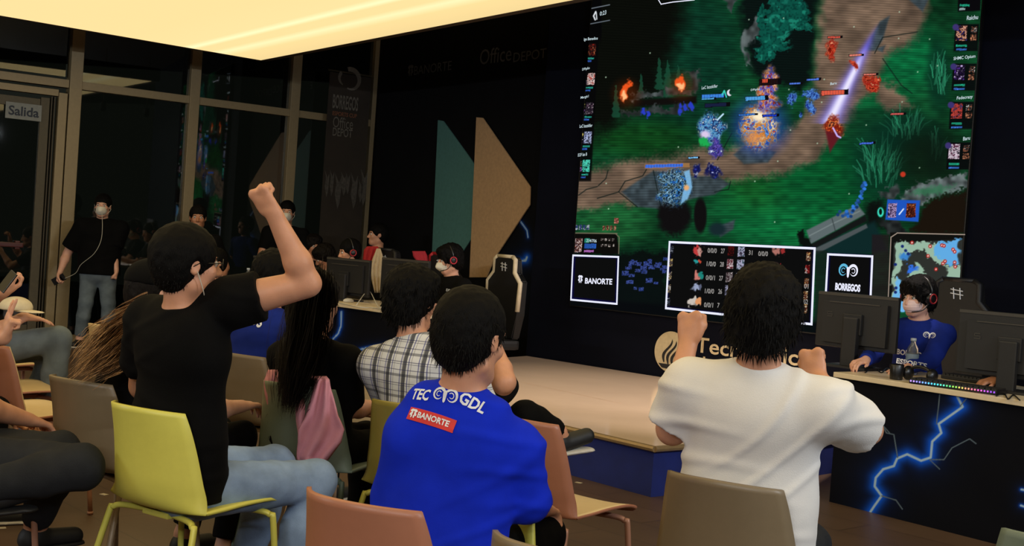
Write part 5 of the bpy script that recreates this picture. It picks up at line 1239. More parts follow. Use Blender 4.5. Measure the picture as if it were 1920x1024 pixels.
# cheering man
loc, fc = cl('yellow'), 42; q = LP(loc, fc)
PC = person('person in black T-shirt and washed jeans punching the air with a bare raised arm', loc, fc, q(352, 494, 4.02), (0, -.05, .53), SK, 1.05, .19, (14, 2), 'short', M_hair, 7, 1.05,
    R=dict(sh=q(440, 566, 4.02), el=q(578, 532, 4.02), wr=q(511, 396, 3.95), d=q(478, 352, 3.93)-q(511, 396, 3.95), n=(-.2, .9, .2), th=(-1, 0, .3), pose='fist', sl=.36), L=dict(wr=(-.34, .16, .66), n=(0, 0, -1), th=(1, 0, 0)),
    kneeR=(.15, .43, .505), kneeL=(-.12, .45, .51), footR=(.14, .30, .09), footL=(-.16, .36, .09), top=C_black, bottom=C_jeans, h=.006, hc=.0065, foldamp=.007, shirtfat=.014, strands=1500, slen=.012, hs=1.0, topname='t_shirt')
c, F = PC['hd'], PC['HF']; g = lambda x, y, z: Vector(c+F@np.array((x, y, z)))
bm = BM()
for s in (-1, 1):
    tube(bm, spline([g(s*.02, .108, 0), g(s*.034, .108, .016), g(s*.054, .10, 0), g(s*.034, .108, -.016), g(s*.02, .108, 0)], 4), .0016, 5, False); tube(bm, [g(s*.056, .098, .004), g(s*.081, .01, .004), g(s*.083, -.01, -.006)], .0018, 5)
tube(bm, [g(-.02, .108, .003), g(.02, .108, .003)], .0016, 5); obj('glasses', bm, M_dev, PC['root'])
bm = BM(); tube(bm, spline([g(.082, .004, -.02), g(.075, .03, -.09), g(.05, .05, -.16), g(.02, .05, -.20)], 5), .0018, 5); obj('earphone_cable', bm, M_wire, PC['root'])
# girl with flowing hair and cap
loc, fc = cl('greyB'), 40; q = LP(loc, fc)
PG = person('person in black cap and black top with long light brown hair flying backward', loc, fc, q(290, 550, 4.66), (0, -.03, .53), SK2, .9, .165, (8, -6), 'crop', M_hairb, 9, 1.0,
    R=dict(el=q(400, 770, 4.8), wr=q(452, 762, 4.95), n=(0, 0, -1), th=(-1, 0, .3), pose='relaxed'), L=dict(wr=(-.03, .36, .63), n=(0, 0, -1), th=(1, 0, 0)), kneeR=(.10, .50, .53), kneeL=(-.06, .5, .53),
    top=C_black2, sleeve='short', bottom=C_black, h=.0065, hc=.0075, topname='top')
c, F = PG['hd'], PG['HF']
W_ = lambda x, y, d: tuple(q(x, y, d))
tress('long_hair', [(W_(280, 560, 4.58), .012), (W_(262, 585, 4.54), .028), (W_(238, 618, 4.5), .050), (W_(208, 648, 4.46), .062), (W_(182, 672, 4.44), .055), (W_(158, 692, 4.42), .045)], 1700, M_blond, PG['root'], 3, .0026)
cap = [el(c+F@V(0, -.012, .045), (.092, .112, .088), .02, F)]
mc = sdf_mesh('cap', cap, .006, None, [(c+F@V(0, 0, .03), -F[:, 2])]); link('cap', mc, C_black2, PG['root'])
mc = sdf_mesh('cap_brim', [rc(c+F@V(0, .09, .036), c+F@V(0, .15, .026), .062, .055, .02, flat=(F[:, 2], .10))], .006); link('cap_brim', mc, C_black2, PG['root'])
# blue cup jersey spectator
loc, fc = cl('beigeM'), 30; q = LP(loc, fc)
PO = person('person in navy blue jersey with white lettering on the back, seated behind the raised arm', loc, fc, q(517, 520, 5.95), (0, -.04, .53), SK, 1.0, .19, (0, 0), 'fluffy', M_hair, 11, 1.0,
    L=dict(wr=(-.12, .32, .6)), R=dict(wr=(.12, .32, .6)), top=C_jersey2, sleeve='elbow', h=.008, hc=.009, topname='jersey', shirtfat=.01, strands=500)
shirt_print(PO, [(ctext('BORREGOS', .060, .03, .30), 452, 590, .16)], M_pr, 'lettering', 5)
# dark haired girl
loc, fc = cl('green'), 34; q = LP(loc, fc)
def dark(hd, HF, V): return [rc(hd+V(0, -.05, -.04), hd+V(.0, -.09, -.24), .075, .085, .04, flat=((0, 1, 0), .6)), rc(hd+V(0, -.09, -.24), hd+V(-.01, -.15, -.46), .10, .075, .04, flat=((0, 1, 0), .5)), rc(hd+V(-.01, -.15, -.46), hd+V(-.02, -.17, -.55), .07, .03, .04, flat=((0, 1, 0), .5))]
PD = person('person in black top with very long dark brown hair hanging down the back', loc, fc, q(592, 566, 4.98), (0, -.03, .53), SK2, .92, .175, (0, -4), 'long', M_hairb, 13, 1.05,
    R=dict(el=q(655, 768, 5.0), wr=q(712, 762, 5.2), n=(0, 0, -1), th=(-1, 0, 0), pose='relaxed', sl=.85), L=dict(wr=(-.1, .33, .62)), top=C_black, bottom=C_black, h=.0065, hc=.0075, extra_hair=dark, topname='top', longh=.0065, strands=300)
h0 = PD['hd']; tress('long_hair', [(tuple(q(592, 525, 4.93)), .05), (tuple(q(582, 585, 4.82)), .066), (tuple(q(570, 645, 4.70)), .07), (tuple(q(558, 695, 4.62)), .058), (tuple(q(548, 735, 4.60)), .046), (tuple(q(542, 768, 4.60)), .036)], 1500, M_hairb, PD['root'], 8)
# plaid man
loc, fc = cl('olive'), 26; q = LP(loc, fc)
PP = person('person in white and navy plaid shirt seen from behind with thick dark hair', loc, fc, q(774, 562, 4.72), (0, -.04, .53), SK, .98, .18, (10, -4), 'fluffy', M_hair, 15, 1.0,
    L=dict(wr=(-.10, .34, .62)), R=dict(wr=(.10, .34, .62)), top=C_plaid, sleeve='elbow', h=.0065, hc=.007, foldamp=.006, shirtfat=.010, topname='plaid_shirt', strands=1600, collar=True)
# person beyond the blue jersey, legs crossed
loc = (-.10, 5.02); fc = 48; q = LP(loc, fc)
chairs['hid'] = chair('cream', loc[0], loc[1], fc, 'cream shell chair mostly hidden beyond the blue jersey', s=1.0)
PH = person('person beyond the blue jersey with bare elbow and a crossed leg in black trousers', loc, fc, q(892, 604, 4.95), (0, -.03, .53), SK, .95, .17, (0, 0), 'short', M_hair, 17, 1.0,
    R=dict(el=q(948, 716, 4.75), wr=q(925, 640, 4.9), n=(0, 1, 0), pose='fist', sl=.55), L=dict(wr=(-.05, .32, .64)), kneeL=(-.12, .43, .50), kneeR=q(984, 782, 4.9), footR=q(1046, 812, 5.02), top=C_black2, bottom=C_black, h=.008, hc=.009)
# seated man in jeans at the left edge
kp = at(112, 606, 6.75); fc = 62; f = math.radians(fc); loc = (kp.x-.43*math.sin(f)-.13*math.cos(f), kp.y-.43*math.cos(f)+.13*math.sin(f)); q = LP(loc, fc)
chairs['jL'] = chair('cream', loc[0], loc[1], fc, 'shell chair under the man in jeans, outside the left edge')
PJ = person('person in grey blue jeans seated at the left edge, light cap on the lap', loc, fc, (0, -.16, 1.24), (0, -.04, .62), SK2, 1.0, .18, (0, -15), 'short', M_hair, 19, 1.0,
    R=dict(el=(.24, .05, .72), wr=q(46, 594, 6.62), d=(-.1, 1, -.12), n=(0, 0, -1), th=(-1, 0, 0), pose='open'), L=dict(wr=q(10, 548, 6.55), d=(.1, .8, .5), n=(0, .3, 1), th=(1, 0, 0), pose='phone'), kneeR=(.13, .43, .70), kneeL=(-.11, .44, .62), footR=(.15, .40, .22), footL=(-.15, .3, .09),
    top=C_black2, sleeve='elbow', bottom=C_jeansg, h=.008, hc=.009)
# phone holding hand close at the left edge
loc = (-2.66, 5.25); fc = 55; q = LP(loc, fc)
chairs['pL'] = chair('beige', loc[0]-.02, loc[1], fc, 'shell chair under the person raising two fingers')
PK = person('person at the left edge raising one hand with two spread fingers', loc, fc, (-.02, -.10, 1.22), (0, -.04, .54), SK2, .95, .175, (0, 0), 'short', M_hair, 21, 1.0,
    R=dict(el=(.20, .18, .74), wr=q(10, 632, 5.15), d=(.15, .15, 1), n=(-.1, .9, 0), th=(-.4, 0, .2), pose='peace'), L=dict(wr=(-.1, .3, .65)), top=C_black2, sleeve='elbow', h=.0065, hc=.009)
# crossed legs lower left
loc = cl('pinkLeg'); fc = 52; q = LP(loc, fc)
PX = person('person with crossed legs in black trousers and grey shoe at the lower left edge', loc, fc, (-.03, -.20, 1.20), (0, -.05, .53), SK, 1.05, .18, (0, 0), 'short', M_hair, 23, 1.0,
    L=dict(wr=(-.1, .2, .63)), R=dict(wr=(.1, .2, .65)), kneeL=q(112, 850, 4.2), footL=q(66, 985, 4.35), kneeR=q(152, 876, 4.0), footR=q(-40, 915, 3.9), top=C_black, bottom=C_jeansd, shoes=M_shoe, soles=M_shoe, h=.008, hc=.008, foldamp=.006)
# standing man with white mask
ft = onz(176, 652, 0); loc = (ft.x, ft.y); fc = 172; q = LP(loc, fc); sc_ = (at(180, 364, ft.y).z)
PS = person('standing person in black T-shirt and grey jeans with white face mask and white earphone cable', loc, fc, (0, .0, sc_-.118), (0, 0, .89*sc_/1.7), SK2, 1.06, .19, (0, 0), 'short', M_hair, 25, 1.0,
    R=dict(el=q(126, 475, ft.y), wr=q(112, 512, ft.y-.08), d=(.05, .1, -1), n=(-.8, .3, 0), th=(0, 1, 0), pose='grip', sl=.8), L=dict(el=q(212, 468, ft.y), wr=q(218, 508, ft.y-.05), d=(0, .1, -1), n=(.8, .2, 0), th=(0, 1, 0), pose='fist', sl=.8), seated=False,
    kneeL=(-.12, .02, .48), kneeR=(.10, .04, .48), footL=(-.14, -.02, .09), footR=(.15, 0, .09), top=C_black, bottom=C_jeansg, h=.008, hc=.009, topname='t_shirt', shirtfat=.024)
mask(PS)
bm = BM(); tube(bm, spline([q(167, 420, ft.y-.12), q(188, 400, ft.y-.16)], 2)[:1]+[q(190, 425, ft.y-.20), q(184, 465, ft.y-.24), q(168, 485, ft.y-.24), q(147, 503, ft.y-.22), q(141, 520, ft.y-.18)], .003, 6); bm.free()
bm = BM(); tube(bm, spline([q(191, 400, ft.y-.12), q(192, 425, ft.y-.20), q(189, 452, ft.y-.24), q(176, 476, ft.y-.25), q(152, 496, ft.y-.22), q(142, 512, ft.y-.18), q(122, 522, ft.y-.14)], 6), .0028, 6); obj('earphone_cable', bm, M_wire, PS['root'])
def phone(name, label, P, d, n, s=1.0):
    o = empty(name, P, 0, label, 'phone'); d = Vector(d).normalized(); n = Vector(n); n = (n-d*n.dot(d)).normalized(); r = d.cross(n)
    M = Matrix(((r.x, n.x, d.x, 0), (r.y, n.y, d.y, 0), (r.z, n.z, d.z, 0), (0, 0, 0, 1)))
    bm = BM(); box(bm, (0, 0, 0), (.074*s, .009, .15*s), M, .003); obj('body', bm, M_dev, o); bm = BM(); box(bm, (0, -.005, 0), (.066*s, .001, .138*s), M); obj('display', bm, mat('phone_glass', (8, 8, 10), rough=.1), o); return o
p_ = at(110, 524, ft.y-.10); phone('mobile_phone', 'black phone in the hand of the standing masked man', p_, (1, -.2, .6), (0, 1, .2))
phone('mobile_phone', 'dark phone tilted in the hand at the left edge above the cap', at(14, 528, 6.45), (.5, .1, .8), (.8, 1, .2), .8)
# cap on the lap
cp = at(30, 577, 6.5); bm = BM(); o = empty('baseball_cap', (cp.x, cp.y, cp.z), 0, 'light beige cap resting on the lap of the man in jeans', 'cap')
mcap = mat('beige_cap_cloth', (208, 196, 168), rough=.85); m1 = sdf_mesh('crown', [el((0, 0, 0), (.085, .09, .06), .02)], .007, None, [((0, 0, -.01), (0, 0, -1))]); link('crown', m1, mcap, o)
m1 = sdf_mesh('brim', [rc((.06, -.02, -.012), (.12, -.04, -.022), .062, .05, .02, flat=((0, 0, 1), .12))], .006); link('brim', m1, mcap, o)

# ------------------------------------------------------------------ people at the tables and behind them
RM, RL, Rd, Rn = RT; LM, LLn, Ld, LN = LT
def facecam(d): return math.degrees(math.atan2(d.x, d.y))
fP = facecam(Rn)
def behind(M, x, y): p = M @ Vector((x, y, 0)); return (p.x, p.y)
def tx(M, px, py, z): return M.inverted() @ onz(px, py, z)
# player with pink mask
hw = at(1722, 556, 7.92); fc = fP-14; f = math.radians(fc); q0 = Vector((hw.x-.10*math.sin(f), hw.y-.10*math.cos(f), 0)); loc = (q0.x, q0.y); q = LP(loc, fc)
PR = person('player in royal blue cup jersey with pink pleated face mask seated behind the right table', loc, fc, q(1722, 556, 7.92), (0, 0, .56), SK2, .95, .175, (22, -8), 'mop', M_hair, 31, .98,
    R=dict(wr=q(1622, 676, 7.45), d=(.25, 1, -.15), n=(0, 0, -1), th=(-1, 0, 0), pose='mouse'), L=dict(wr=q(1700, 690, 7.40), d=(.4, .9, -.2), n=(0, 0, -1), th=(1, 0, 0), pose='mouse'), top=C_jersey2, sleeve='long', h=.007, hc=.0075, topname='jersey', strands=600, hs=1.05)
mask(PR, M_pmask, 'pleat'); headset(PR, 'black gaming headset with dark red accents on the pink masked player', (140, 26, 30))
shirt_print(PR, [(rambm(.040), 1743, 629, .05)], M_pr, 'horn_emblem', 5, 165)
shirt_print(PR, [(ctext('BORREGOS', .036, .03, .21), 1712, 664, .08), (ctext('ESPORTS', .032, .03, .17), 1708, 681, .08)], M_pr, 'lettering', 5, 165)
# player at the far right, only a hand shows beside the monitor
hw = at(1990, 560, 7.1); loc = (hw.x, hw.y); fc = fP; q = LP(loc, fc)
PR2 = person('player at the far right of whom only the hand on a mouse shows', loc, fc, (0, .05, 1.23), (0, 0, .56), SK3, .95, .175, (0, -8), 'short', M_hair, 33, 1.0,
    R=dict(wr=q(1866, 712, 6.85), d=(.35, .9, -.2), n=(0, 0, -1), th=(-1, 0, 0), pose='mouse'), L=dict(wr=(-.2, .35, .84), n=(0, 0, -1)), top=C_black2, sleeve='elbow', h=.007, hc=.009)
# left table players
fL = facecam(LN)
def player(label, px, py, dist, dface, **k):
    fc = fL+dface; hw = at(px, py, dist); f = math.radians(fc); loc = (hw.x-.08*math.sin(f), hw.y-.08*math.cos(f)); q = LP(loc, fc); return person(label, loc, fc, q(px, py, dist), (0, 0, .56), **k)
PN = player('player in black T-shirt with white cup mask and red headset at the far table', 843, 486, 11.0, 6, headdir=(20, -14), hairstyle='mop', hairseed=41, hairvol=.98, L=dict(wr=(-.10, .42, .83), n=(0, 0, -1)), R=dict(wr=(.10, .42, .83), n=(0, 0, -1)), top=C_black2, sleeve='short', h=.0075, hc=.009, strands=300, skin=SK2, hs=1.08)
mask(PN); headset(PN, 'black and red headset on the white masked player', (190, 40, 60))
shirt_print(PN, [(ctext('SELECCIÓN', .030, .02, .24), 850, 547, .1)], M_pr, 'lettering', 5, 180)
player('player peeping over the middle monitor of the far table wearing a red headset', 655, 472, 12.0, 0, headdir=(20, -10), hairstyle='short', hairseed=43, L=dict(wr=(-.12, .42, .83), n=(0, 0, -1)), R=dict(wr=(.16, .45, .83), n=(0, 0, -1), pose='mouse'), top=C_black2, h=.008, hc=.01)
headset(ALLP[-1], 'black headset with red cups on the player behind the middle monitor', (180, 40, 50))
player('player with reddish brown hair bent behind the left monitor of the far table', 608, 482, 12.6, 20, headdir=(0, -30), hairstyle='fluffy', hairmat=M_hairb, hairseed=45, L=dict(wr=(-.12, .4, .83)), R=dict(wr=(.12, .4, .83)), top=C_black2, h=.009, hc=.01, skin=SK3)
def stander(label, px, py, dist, fc, zt=None, **k):
    hw = at(px, py, dist); sc = (hw.z+.12)/1.72; k.setdefault('L', dict(wr=(-.22, .1, .84*sc), pose='relaxed')); k.setdefault('R', dict(wr=(.22, .1, .84*sc), pose='relaxed'))
    return person(label, (hw.x, hw.y), fc, (0, .0, hw.z), seated=False, pelvis=(0, 0, .90*sc), h=.009, hc=.01, **k)
stander('standing person in dark brown hair leaning over the far table behind the raised arm', 588, 462, 13.3, 150, hairstyle='fluffy', hairmat=M_hairb, hairseed=47, top=C_black2, skin=SK3)
stander('standing person in black shirt and white mask before the window frame', 538, 398, 13.3, 172, hairstyle='short', hairseed=49, top=C_black, L=dict(wr=(-.08, .28, 1.06), d=(.4, .5, .2)), R=dict(wr=(.10, .28, 1.06), d=(-.3, .5, .2)), skin=SK)
mask(ALLP[-1])
stander('person with dark cap hair whose face shows above the cheering man', 371, 408, 12.4, 165, hairstyle='short', hairseed=51, top=C_black, skin=SK3)
stander('standing person in dark blue shirt seen from the side near the black wall', 708, 440, 13.4, -112, hairstyle='short', hairseed=53, top=C_jersey2, skin=SK)
PBt = player('player at the near end of the far table holding a bottle beside the cheering man', 402, 492, 10.9, -10, headdir=(10, -10), hairstyle='short', hairseed=55, L=dict(wr=w2l((0, 0), 0, Vector((0, 0, 0)))) if False else dict(wr=(-.34, .36, .98), d=(-.3, .2, 1), n=(.3, .9, 0), pose='grip'), R=dict(wr=(.12, .4, .83)), top=C_black2, h=.0075, hc=.01)

# ------------------------------------------------------------------ equipment
M_mon = mat('monitor_black_plastic', (24, 23, 23), rough=.5, bump=.05, bscale=300); M_mon2 = mat('monitor_edge_grey', (62, 58, 52), rough=.5)
E_mon = emat('monitor_picture', (60, 90, 110), .35)
def monitor(label, P, yaw, z0, w=.57, hgt=.335, zb=None):
    """P: xy of the foot; the screen faces the player; we see the back"""
    t = empty('gaming_monitor', (P[0], P[1], zb), yaw, label, 'monitor')
    bm = BM(); box(bm, (0, .0, z0+hgt/2), (w, .028, hgt), None, .006); prism(bm, [(-w*.40, z0+.03), (w*.40, z0+.03), (w*.40, z0+hgt*.84), (-w*.40, z0+hgt*.84)], -.03, Matrix.Translation((0, -.012, 0))); obj('case', bm, M_mon, t)
    bm = BM(); box(bm, (0, -.0165, z0+hgt-.012), (w*.99, .004, .016), None); box(bm, (0, -.046, z0+hgt*.84-.004), (w*.62, .006, .006), None); obj('rear_trim', bm, M_mon2, t)
    bm = BM(); box(bm, (0, .0155, z0+hgt/2), (w-.02, .002, hgt-.02), None); obj('display', bm, E_mon, t)
    bm = BM(); box(bm, (0, -.065, (z0+hgt*.55)/2+.008), (.10, .045, z0+hgt*.55), None, .008); box(bm, (0, -.04, z0+hgt*.45), (.13, .05, .13), None, .006); obj('stand', bm, M_mon, t)
    bm = BM(); prism(bm, [(-.15, 0), (.15, 0), (.15, .014), (-.15, .014)], .20, Matrix.Translation((0, -.13, 0))); obj('foot', bm, M_mon, t)
    bm = BM(); 
    for k in (-1, 0, 1): box(bm, (-w*.30, -.044, z0+hgt*.60+k*.014), (.034, .003, .004), None)
    box(bm, (-w*.30-.016, -.044, z0+hgt*.60+.007), (.004, .003, .016), None); box(bm, (-w*.30+.016, -.044, z0+hgt*.60-.007), (.004, .003, .016), None); obj('emblem', bm, M_mon2, t)
    return t
yawR = math.atan2(Rd.y, Rd.x); yawL = math.atan2(Ld.y, Ld.x)
def mon_px(label, M, yaw, px, py, yin, top, w=.57, tilt=0, hgt=.335):
    """centre of the monitor's upper edge seen at px,py ; yin = metres behind the table front"""
    n = M.to_3x3() @ Vector((0, 1, 0)); d = M.to_3x3() @ Vector((1, 0, 0)); P0 = M @ Vector((0, yin, 0)); p = onpl(px, py, P0, n); z0 = p.z-hgt-TH
    return monitor(label, (p.x, p.y), yaw+tilt, z0, w, zb=TH+.0005, hgt=hgt)
mon_px('large black monitor seen from behind to the right of the white T-shirt', RM, yawR, 1611, 552, .40, 0, .56, math.radians(6), .345)
mon_px('large black monitor seen from behind cut by the right edge of the picture', RM, yawR, 1905, 588, .34, 0, .62, math.radians(10), .36)
mon_px('black monitor on the far table left of the red and white jacket', LM, yawL, 655, 485, .34, 0, .56, math.radians(6))
mon_px('black monitor on the far table behind the plaid shirt man', LM, yawL, 762, 478+8, .34, 0, .56, math.radians(6), .36)
mon_px('black monitor at the left of the far table behind the raised elbow', LM, yawL, 512, 482, .34, 0, .56, math.radians(6))
# gaming chairs
def gchair(label, px, py, dist, face, accent, topz=None):
    p = at(px, py, dist); t = empty('gaming_chair', (p.x, p.y, 0), -math.radians(face), label, 'chair'); zt = p.z
    mb = mat('gaming_chair_black', (18, 18, 20), rough=.5); ma = mat('gaming_chair_accent', accent, rough=.5)
    P = [(-.20, .52), (.20, .52), (.25, .75), (.27, zt-.22), (.16, zt-.16), (.16, zt-.02), (.12, zt), (-.12, zt), (-.16, zt-.02), (-.16, zt-.16), (-.27, zt-.22), (-.25, .75)]
    bm = BM(); prism(bm, P, .09, Matrix.Translation((0, -.28, 0))); bmesh.ops.bevel(bm, geom=bm.edges[:], offset=.012, segments=2, affect='EDGES'); obj('backrest', bm, mb, t)
    bm = BM()
    for s in (-1, 1): tube(bm, [(s*.245, -.20, .78), (s*.262, -.20, zt-.24), (s*.165, -.20, zt-.15), (s*.163, -.20, zt-.03), (s*.12, -.20, zt-.004)], .022, 8)
    tube(bm, [(-.12, -.20, zt-.004), (.12, -.20, zt-.004)], .018, 8); obj('side_bolster', bm, ma, t, True)
    bm = BM(); box(bm, (0, .0, .47), (.50, .50, .09), None, .03); obj('seat', bm, mb, t)
    bm = BM(); tube(bm, [(0, 0, .08), (0, 0, .43)], .03, 12); 
    for k in range(5): a = 2*math.pi*k/5; tube(bm, [(0, 0, .1), (.30*math.cos(a), .30*math.sin(a), .075)], .018, 8)
    obj('base', bm, mb, t)
    for k in range(5): a = 2*math.pi*k/5; bm = BM(); tube(bm, [(.30*math.cos(a)-.02, .30*math.sin(a), .03), (.30*math.cos(a)+.02, .30*math.sin(a), .03)], .03, 12); obj('castor', bm, mb, t)
    bm = BM()
    for a_, b_ in (((-.03, -.04), (-.02, .04)), ((.02, -.04), (.03, .04)), ((-.05, -.01), (.05, .0)), ((-.045, .018), (.05, .028))): tube(bm, [(a_[0], -.186, zt-.1+a_[1]), (b_[0], -.186, zt-.1+b_[1])], .004, 6)
    obj('emblem', bm, M_pr, t); return t
gchair('black gaming chair with white side bolsters right of the white masked player', 915, 478, 11.3, fL+10, (214, 200, 172))
gchair('black gaming chair with red trim behind the monitors of the far table', 800, 474, 12.2, fL, (190, 40, 50))
gchair('black gaming chair behind the pink masked player', 1768, 522, 8.55, fP, (26, 26, 30))
# jacket hanging on a chair at the far table
gc = gchair('dark gaming chair under the red and white jacket at the far table', 694, 466, 12.5, fL, (30, 30, 34))
def cloth_strip(rows, dist, m, name, parent, fold=.012, nf=3, thick=.006, origin=None, nx=16):
    """rows: (xl, xr, y) pixel outline of hanging cloth at a distance (may vary per row)"""
    bm = BM(); G = []; R_ = []
    for i in range(len(rows)-1):
        for k in range(4): t = k/4; R_.append([rows[i][j]*(1-t)+rows[i+1][j]*t for j in range(len(rows[i]))])
    R_.append(list(rows[-1])); o = origin or Vector((0, 0, 0))
    for j, r in enumerate(R_):
        row = []; d = r[3] if len(r) > 3 else dist
        for i in range(nx+1):
            u = i/nx; p = at(r[0]*(1-u)+r[1]*u, r[2], d+fold*math.sin(u*math.pi*2*nf+.3*j)*min(1, j/6.)); row.append(bm.verts.new(p-o))
        G.append(row)
    for j in range(len(G)-1):
        for i in range(nx): bm.faces.new((G[j][i], G[j][i+1], G[j+1][i+1], G[j+1][i]))
    bmesh.ops.recalc_face_normals(bm, faces=bm.faces[:]); bmesh.ops.solidify(bm, geom=bm.faces[:], thickness=thick); return obj(name, bm, m, parent, True)
jk = empty('team_jacket', (0, 0, 0), 0, 'red and cream jacket hung over a chair back at the far table', 'jacket')
cloth_strip([(688, 708, 462), (683, 712, 468), (681, 708, 485), (684, 700, 503)], 12.62, mat('red_cloth', (170, 30, 30), rough=.85), 'shoulder', jk)
cloth_strip([(706, 713, 466), (700, 718, 482), (695, 718, 500), (697, 718, 525), (702, 717, 549)], 12.58, mat('cream_cloth', (206, 184, 146), rough=.85), 'body', jk)
cloth_strip([(773, 797, 471), (775, 801, 480), (786, 803, 497)], 12.40, mat('red_towel', (176, 40, 54), rough=.85), 'towel', None, nx=8)
tagp(bpy.data.objects['towel'], 'red cloth hanging on the chair behind the middle of the far table', 'cloth')
# pink jacket on the grey green chair
C_pink = cloth('dusty_pink_cloth', (206, 142, 158), .06, .2, 10)
pk = empty('pink_jacket', (0, 0, 0), 0, 'dusty pink jacket draped over the grey green chair back, one long flap hanging', 'jacket')
cloth_strip([(578, 612, 705, 4.72), (590, 618, 712, 4.64), (584, 622, 740, 4.62), (572, 632, 780, 4.62), (560, 645, 806, 4.62), (560, 640, 830, 4.62), (556, 616, 862, 4.63), (584, 603, 872, 4.63)], 4.64, C_pink, 'body', pk, .014, 2, .006)
cloth_strip([(502, 524, 695, 4.9), (495, 522, 715, 4.86), (499, 520, 740, 4.85), (507, 519, 772, 4.86)], 4.88, C_pink, 'shoulder', pk, .01, 1.5)
cloth_strip([(556, 570, 748, 4.66), (554, 571, 770, 4.64), (560, 570, 805, 4.64), (565, 570, 836, 4.65)], 4.66, C_pink, 'sleeve', pk, .01, 1)
# bottles
M_pet = bpy.data.materials.new('clear_bottle_plastic'); M_pet.use_nodes = True; b_ = M_pet.node_tree.nodes['Principled BSDF']; b_.inputs['Transmission Weight'].default_value = .9; b_.inputs['Roughness'].default_value = .08; b_.inputs['Base Color'].default_value = (.75, .82, .88, 1); b_.inputs['IOR'].default_value = 1.3
def bottle(label, P, s=1.0, capc=(180, 190, 200)):
    t = empty('water_bottle', P, 0, label, 'bottle'); bm = BM()
    lathe(bm, [(.030*s, 0), (.033*s, .006), (.033*s, .05), (.030*s, .06), (.033*s, .07), (.033*s, .13), (.030*s, .14), (.030*s, .155), (.014*s, .19), (.013*s, .205)], seg=20); obj('body', bm, M_pet, t, True)
    bm = BM(); lathe(bm, [(.0155*s, 0), (.0155*s, .016), (.013*s, .018)], (0, 0, .203), 16); obj('cap', bm, mat('bottle_cap', capc, rough=.4), t, True)
    bm = BM(); lathe(bm, [(.0335*s, .075), (.0337*s, .076), (.0337*s, .124), (.0335*s, .125)], seg=20); obj('paper_label', bm, mat('bottle_label', (120, 140, 160), rough=.6), t, True); return t
p_ = onz(1708, 702, TH); bottle('clear water bottle standing on the right table before the blue jersey', (p_.x, p_.y, TH+.001), 1.15)
wb = PBt; L_ = PBt['L']; Pp = l2w(PBt['loc'], PBt['face'], L_['_W']+np.array((0, .05, .02))); bottle('small clear bottle standing on the far table below the raised elbow', tuple(onz(463, 547, TH))[:2]+(TH+.001,), 1.0)
# tumbler with dark cup and can
def cup(name, label, P, prof, m, cat): bm = BM(); lathe(bm, prof, seg=20); o = obj(name, bm, m, None, True); o.location = P; return tagp(o, label, cat)
p_ = onz(1680, 712, TH); cup('black_cup', 'black cup standing behind the keyboard edge on the right table', (p_.x, p_.y, TH+.001), [(.034, 0), (.036, .004), (.040, .085), (.038, .088), (.034, .01)], M_dev, 'cup')
# headphones lying on the right table : dark rounded shape
p_ = onz(1724, 716, TH); hp = empty('spare_headset', (p_.x, p_.y, TH), yawR, 'black headset lying on the right table between cup and light strip', 'headset')
bm = BM(); tube(bm, [(.085*math.cos(a), 0, .03+.055*math.sin(a)) for a in [math.pi*k/12 for k in range(13)]], .010, 8); obj('headband', bm, M_dev, hp, True)
for s in (-1, 1): bm = BM(); bmesh.ops.create_uvsphere(bm, u_segments=16, v_segments=10, radius=1, matrix=Matrix.Translation((s*.078, 0, .042)) @ Matrix.Diagonal((.028, .042, .042, 1))); obj('ear_cup', bm, M_dev, hp, True)
# light bar with coloured diodes, lies along the table's front edge
a_, b_ = onz(1704, 719, TH), onz(1868, 742, TH); d_ = (b_-a_); Lb = d_.length; d_.normalize(); kb = empty('light_bar', (a_.x, a_.y, TH), math.atan2(d_.y, d_.x), 'black keyboard with a row of rainbow lights along the front of the right table', 'keyboard')
bm = BM(); box(bm, (Lb/2, .07, .014), (Lb, .14, .022), None, .003); obj('case', bm, M_dev, kb)
bm = BM()
for i in range(15):
    for j in range(5): box(bm, (.02+(Lb-.04)*i/14, .02+j*.025, .029), (Lb/15*.82, .02, .01), None)
obj('key_rows', bm, M_mon, kb)
rb = [(190, 150, 255), (150, 140, 255), (120, 170, 255), (90, 200, 255), (80, 220, 230), (90, 230, 190), (100, 220, 130), (150, 220, 90), (220, 200, 100), (240, 160, 120), (240, 120, 150), (225, 100, 190), (190, 90, 220), (150, 80, 220)]
n_ = 28
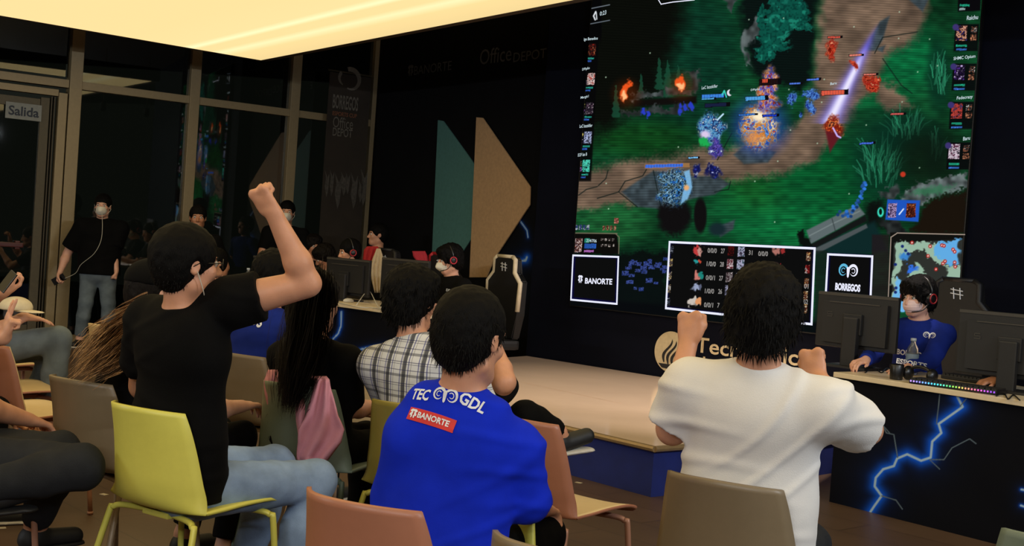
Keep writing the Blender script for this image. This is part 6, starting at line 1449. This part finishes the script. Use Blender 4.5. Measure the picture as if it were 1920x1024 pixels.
for i in range(n_):
    bm = BM(); bmesh.ops.create_uvsphere(bm, u_segments=8, v_segments=6, radius=.0052, matrix=Matrix.Translation((.012+(Lb-.024)*i/(n_-1), -.002, .016))); obj('diode', bm, emat('diode_light', rb[i*len(rb)//n_], 1.5), kb, True)
def cable(name, label, pts, m, r=.003, group=None):
    bm = BM(); tube(bm, spline(pts, 6), r, 6); return tagp(obj(name, bm, m, None, True), label, 'cable', group)
def tz(px, py, dz=.004, zz=None): p = onz(px, py, zz if zz else TH); return Vector((p.x, p.y, p.z+dz))
cable('loose_cable', 'black cable loop lying between monitor and cup on the right table', [tz(1622, 700), tz(1640, 690), tz(1652, 700), tz(1664, 692), tz(1678, 706)], M_dev, .004)
cable('loose_cable', 'black cable hanging in loops over the right end of the table edge', [tz(1868, 744), tz(1882, 738), tz(1890, 750), tz(1900, 742), tz(1912, 752)], M_dev, .004)
cable('loose_cable', 'white cable arching over the far table to the right', [tz(668, 576, .02), tz(690, 566, .10), tz(712, 582, .02), tz(727, 568, .10), tz(738, 580, .02)], M_wire, .004)
cable('loose_cable', 'white cable lying flat along the front of the far table', [tz(632, 568), tz(650, 572), tz(672, 577), tz(700, 578), tz(725, 583)], M_wire, .004)
def mouse(label, P, yaw, m):
    me = sdf_mesh('computer_mouse', [el((0, 0, .012), (.032, .056, .024), .01)], .005, None, [((0, 0, 0), (0, 0, -1))]); o = link('computer_mouse', me, m, None); o.location = (P.x, P.y, TH+.001); o.rotation_euler[2] = yaw; return tagp(o, label, 'mouse')
mouse('white computer mouse lying on the far table by the cables', onz(653, 567, TH), yawL, M_sole)
mouse('black computer mouse under the hand at the far right', onz(1850, 722, TH), yawR, M_dev)
def kbd(label, P, yaw):
    t = empty('keyboard', (P.x, P.y, TH+.001), yaw, label, 'keyboard'); bm = BM(); box(bm, (0, 0, .012), (.36, .13, .022), None, .003); obj('case', bm, M_dev, t); bm = BM()
    for i in range(14):
        for j in range(5): box(bm, (-.165+.0254*i, -.05+.025*j, .028), (.021, .020, .01), None)
    obj('key_rows', bm, M_mon, t)
kbd('black keyboard under the hands of the player at the far table', onz(668, 560, TH), yawL)
kbd('black keyboard in front of the pink masked player, partly behind the monitor', LT and (RM @ Vector((.52, .60, 0))), yawR)
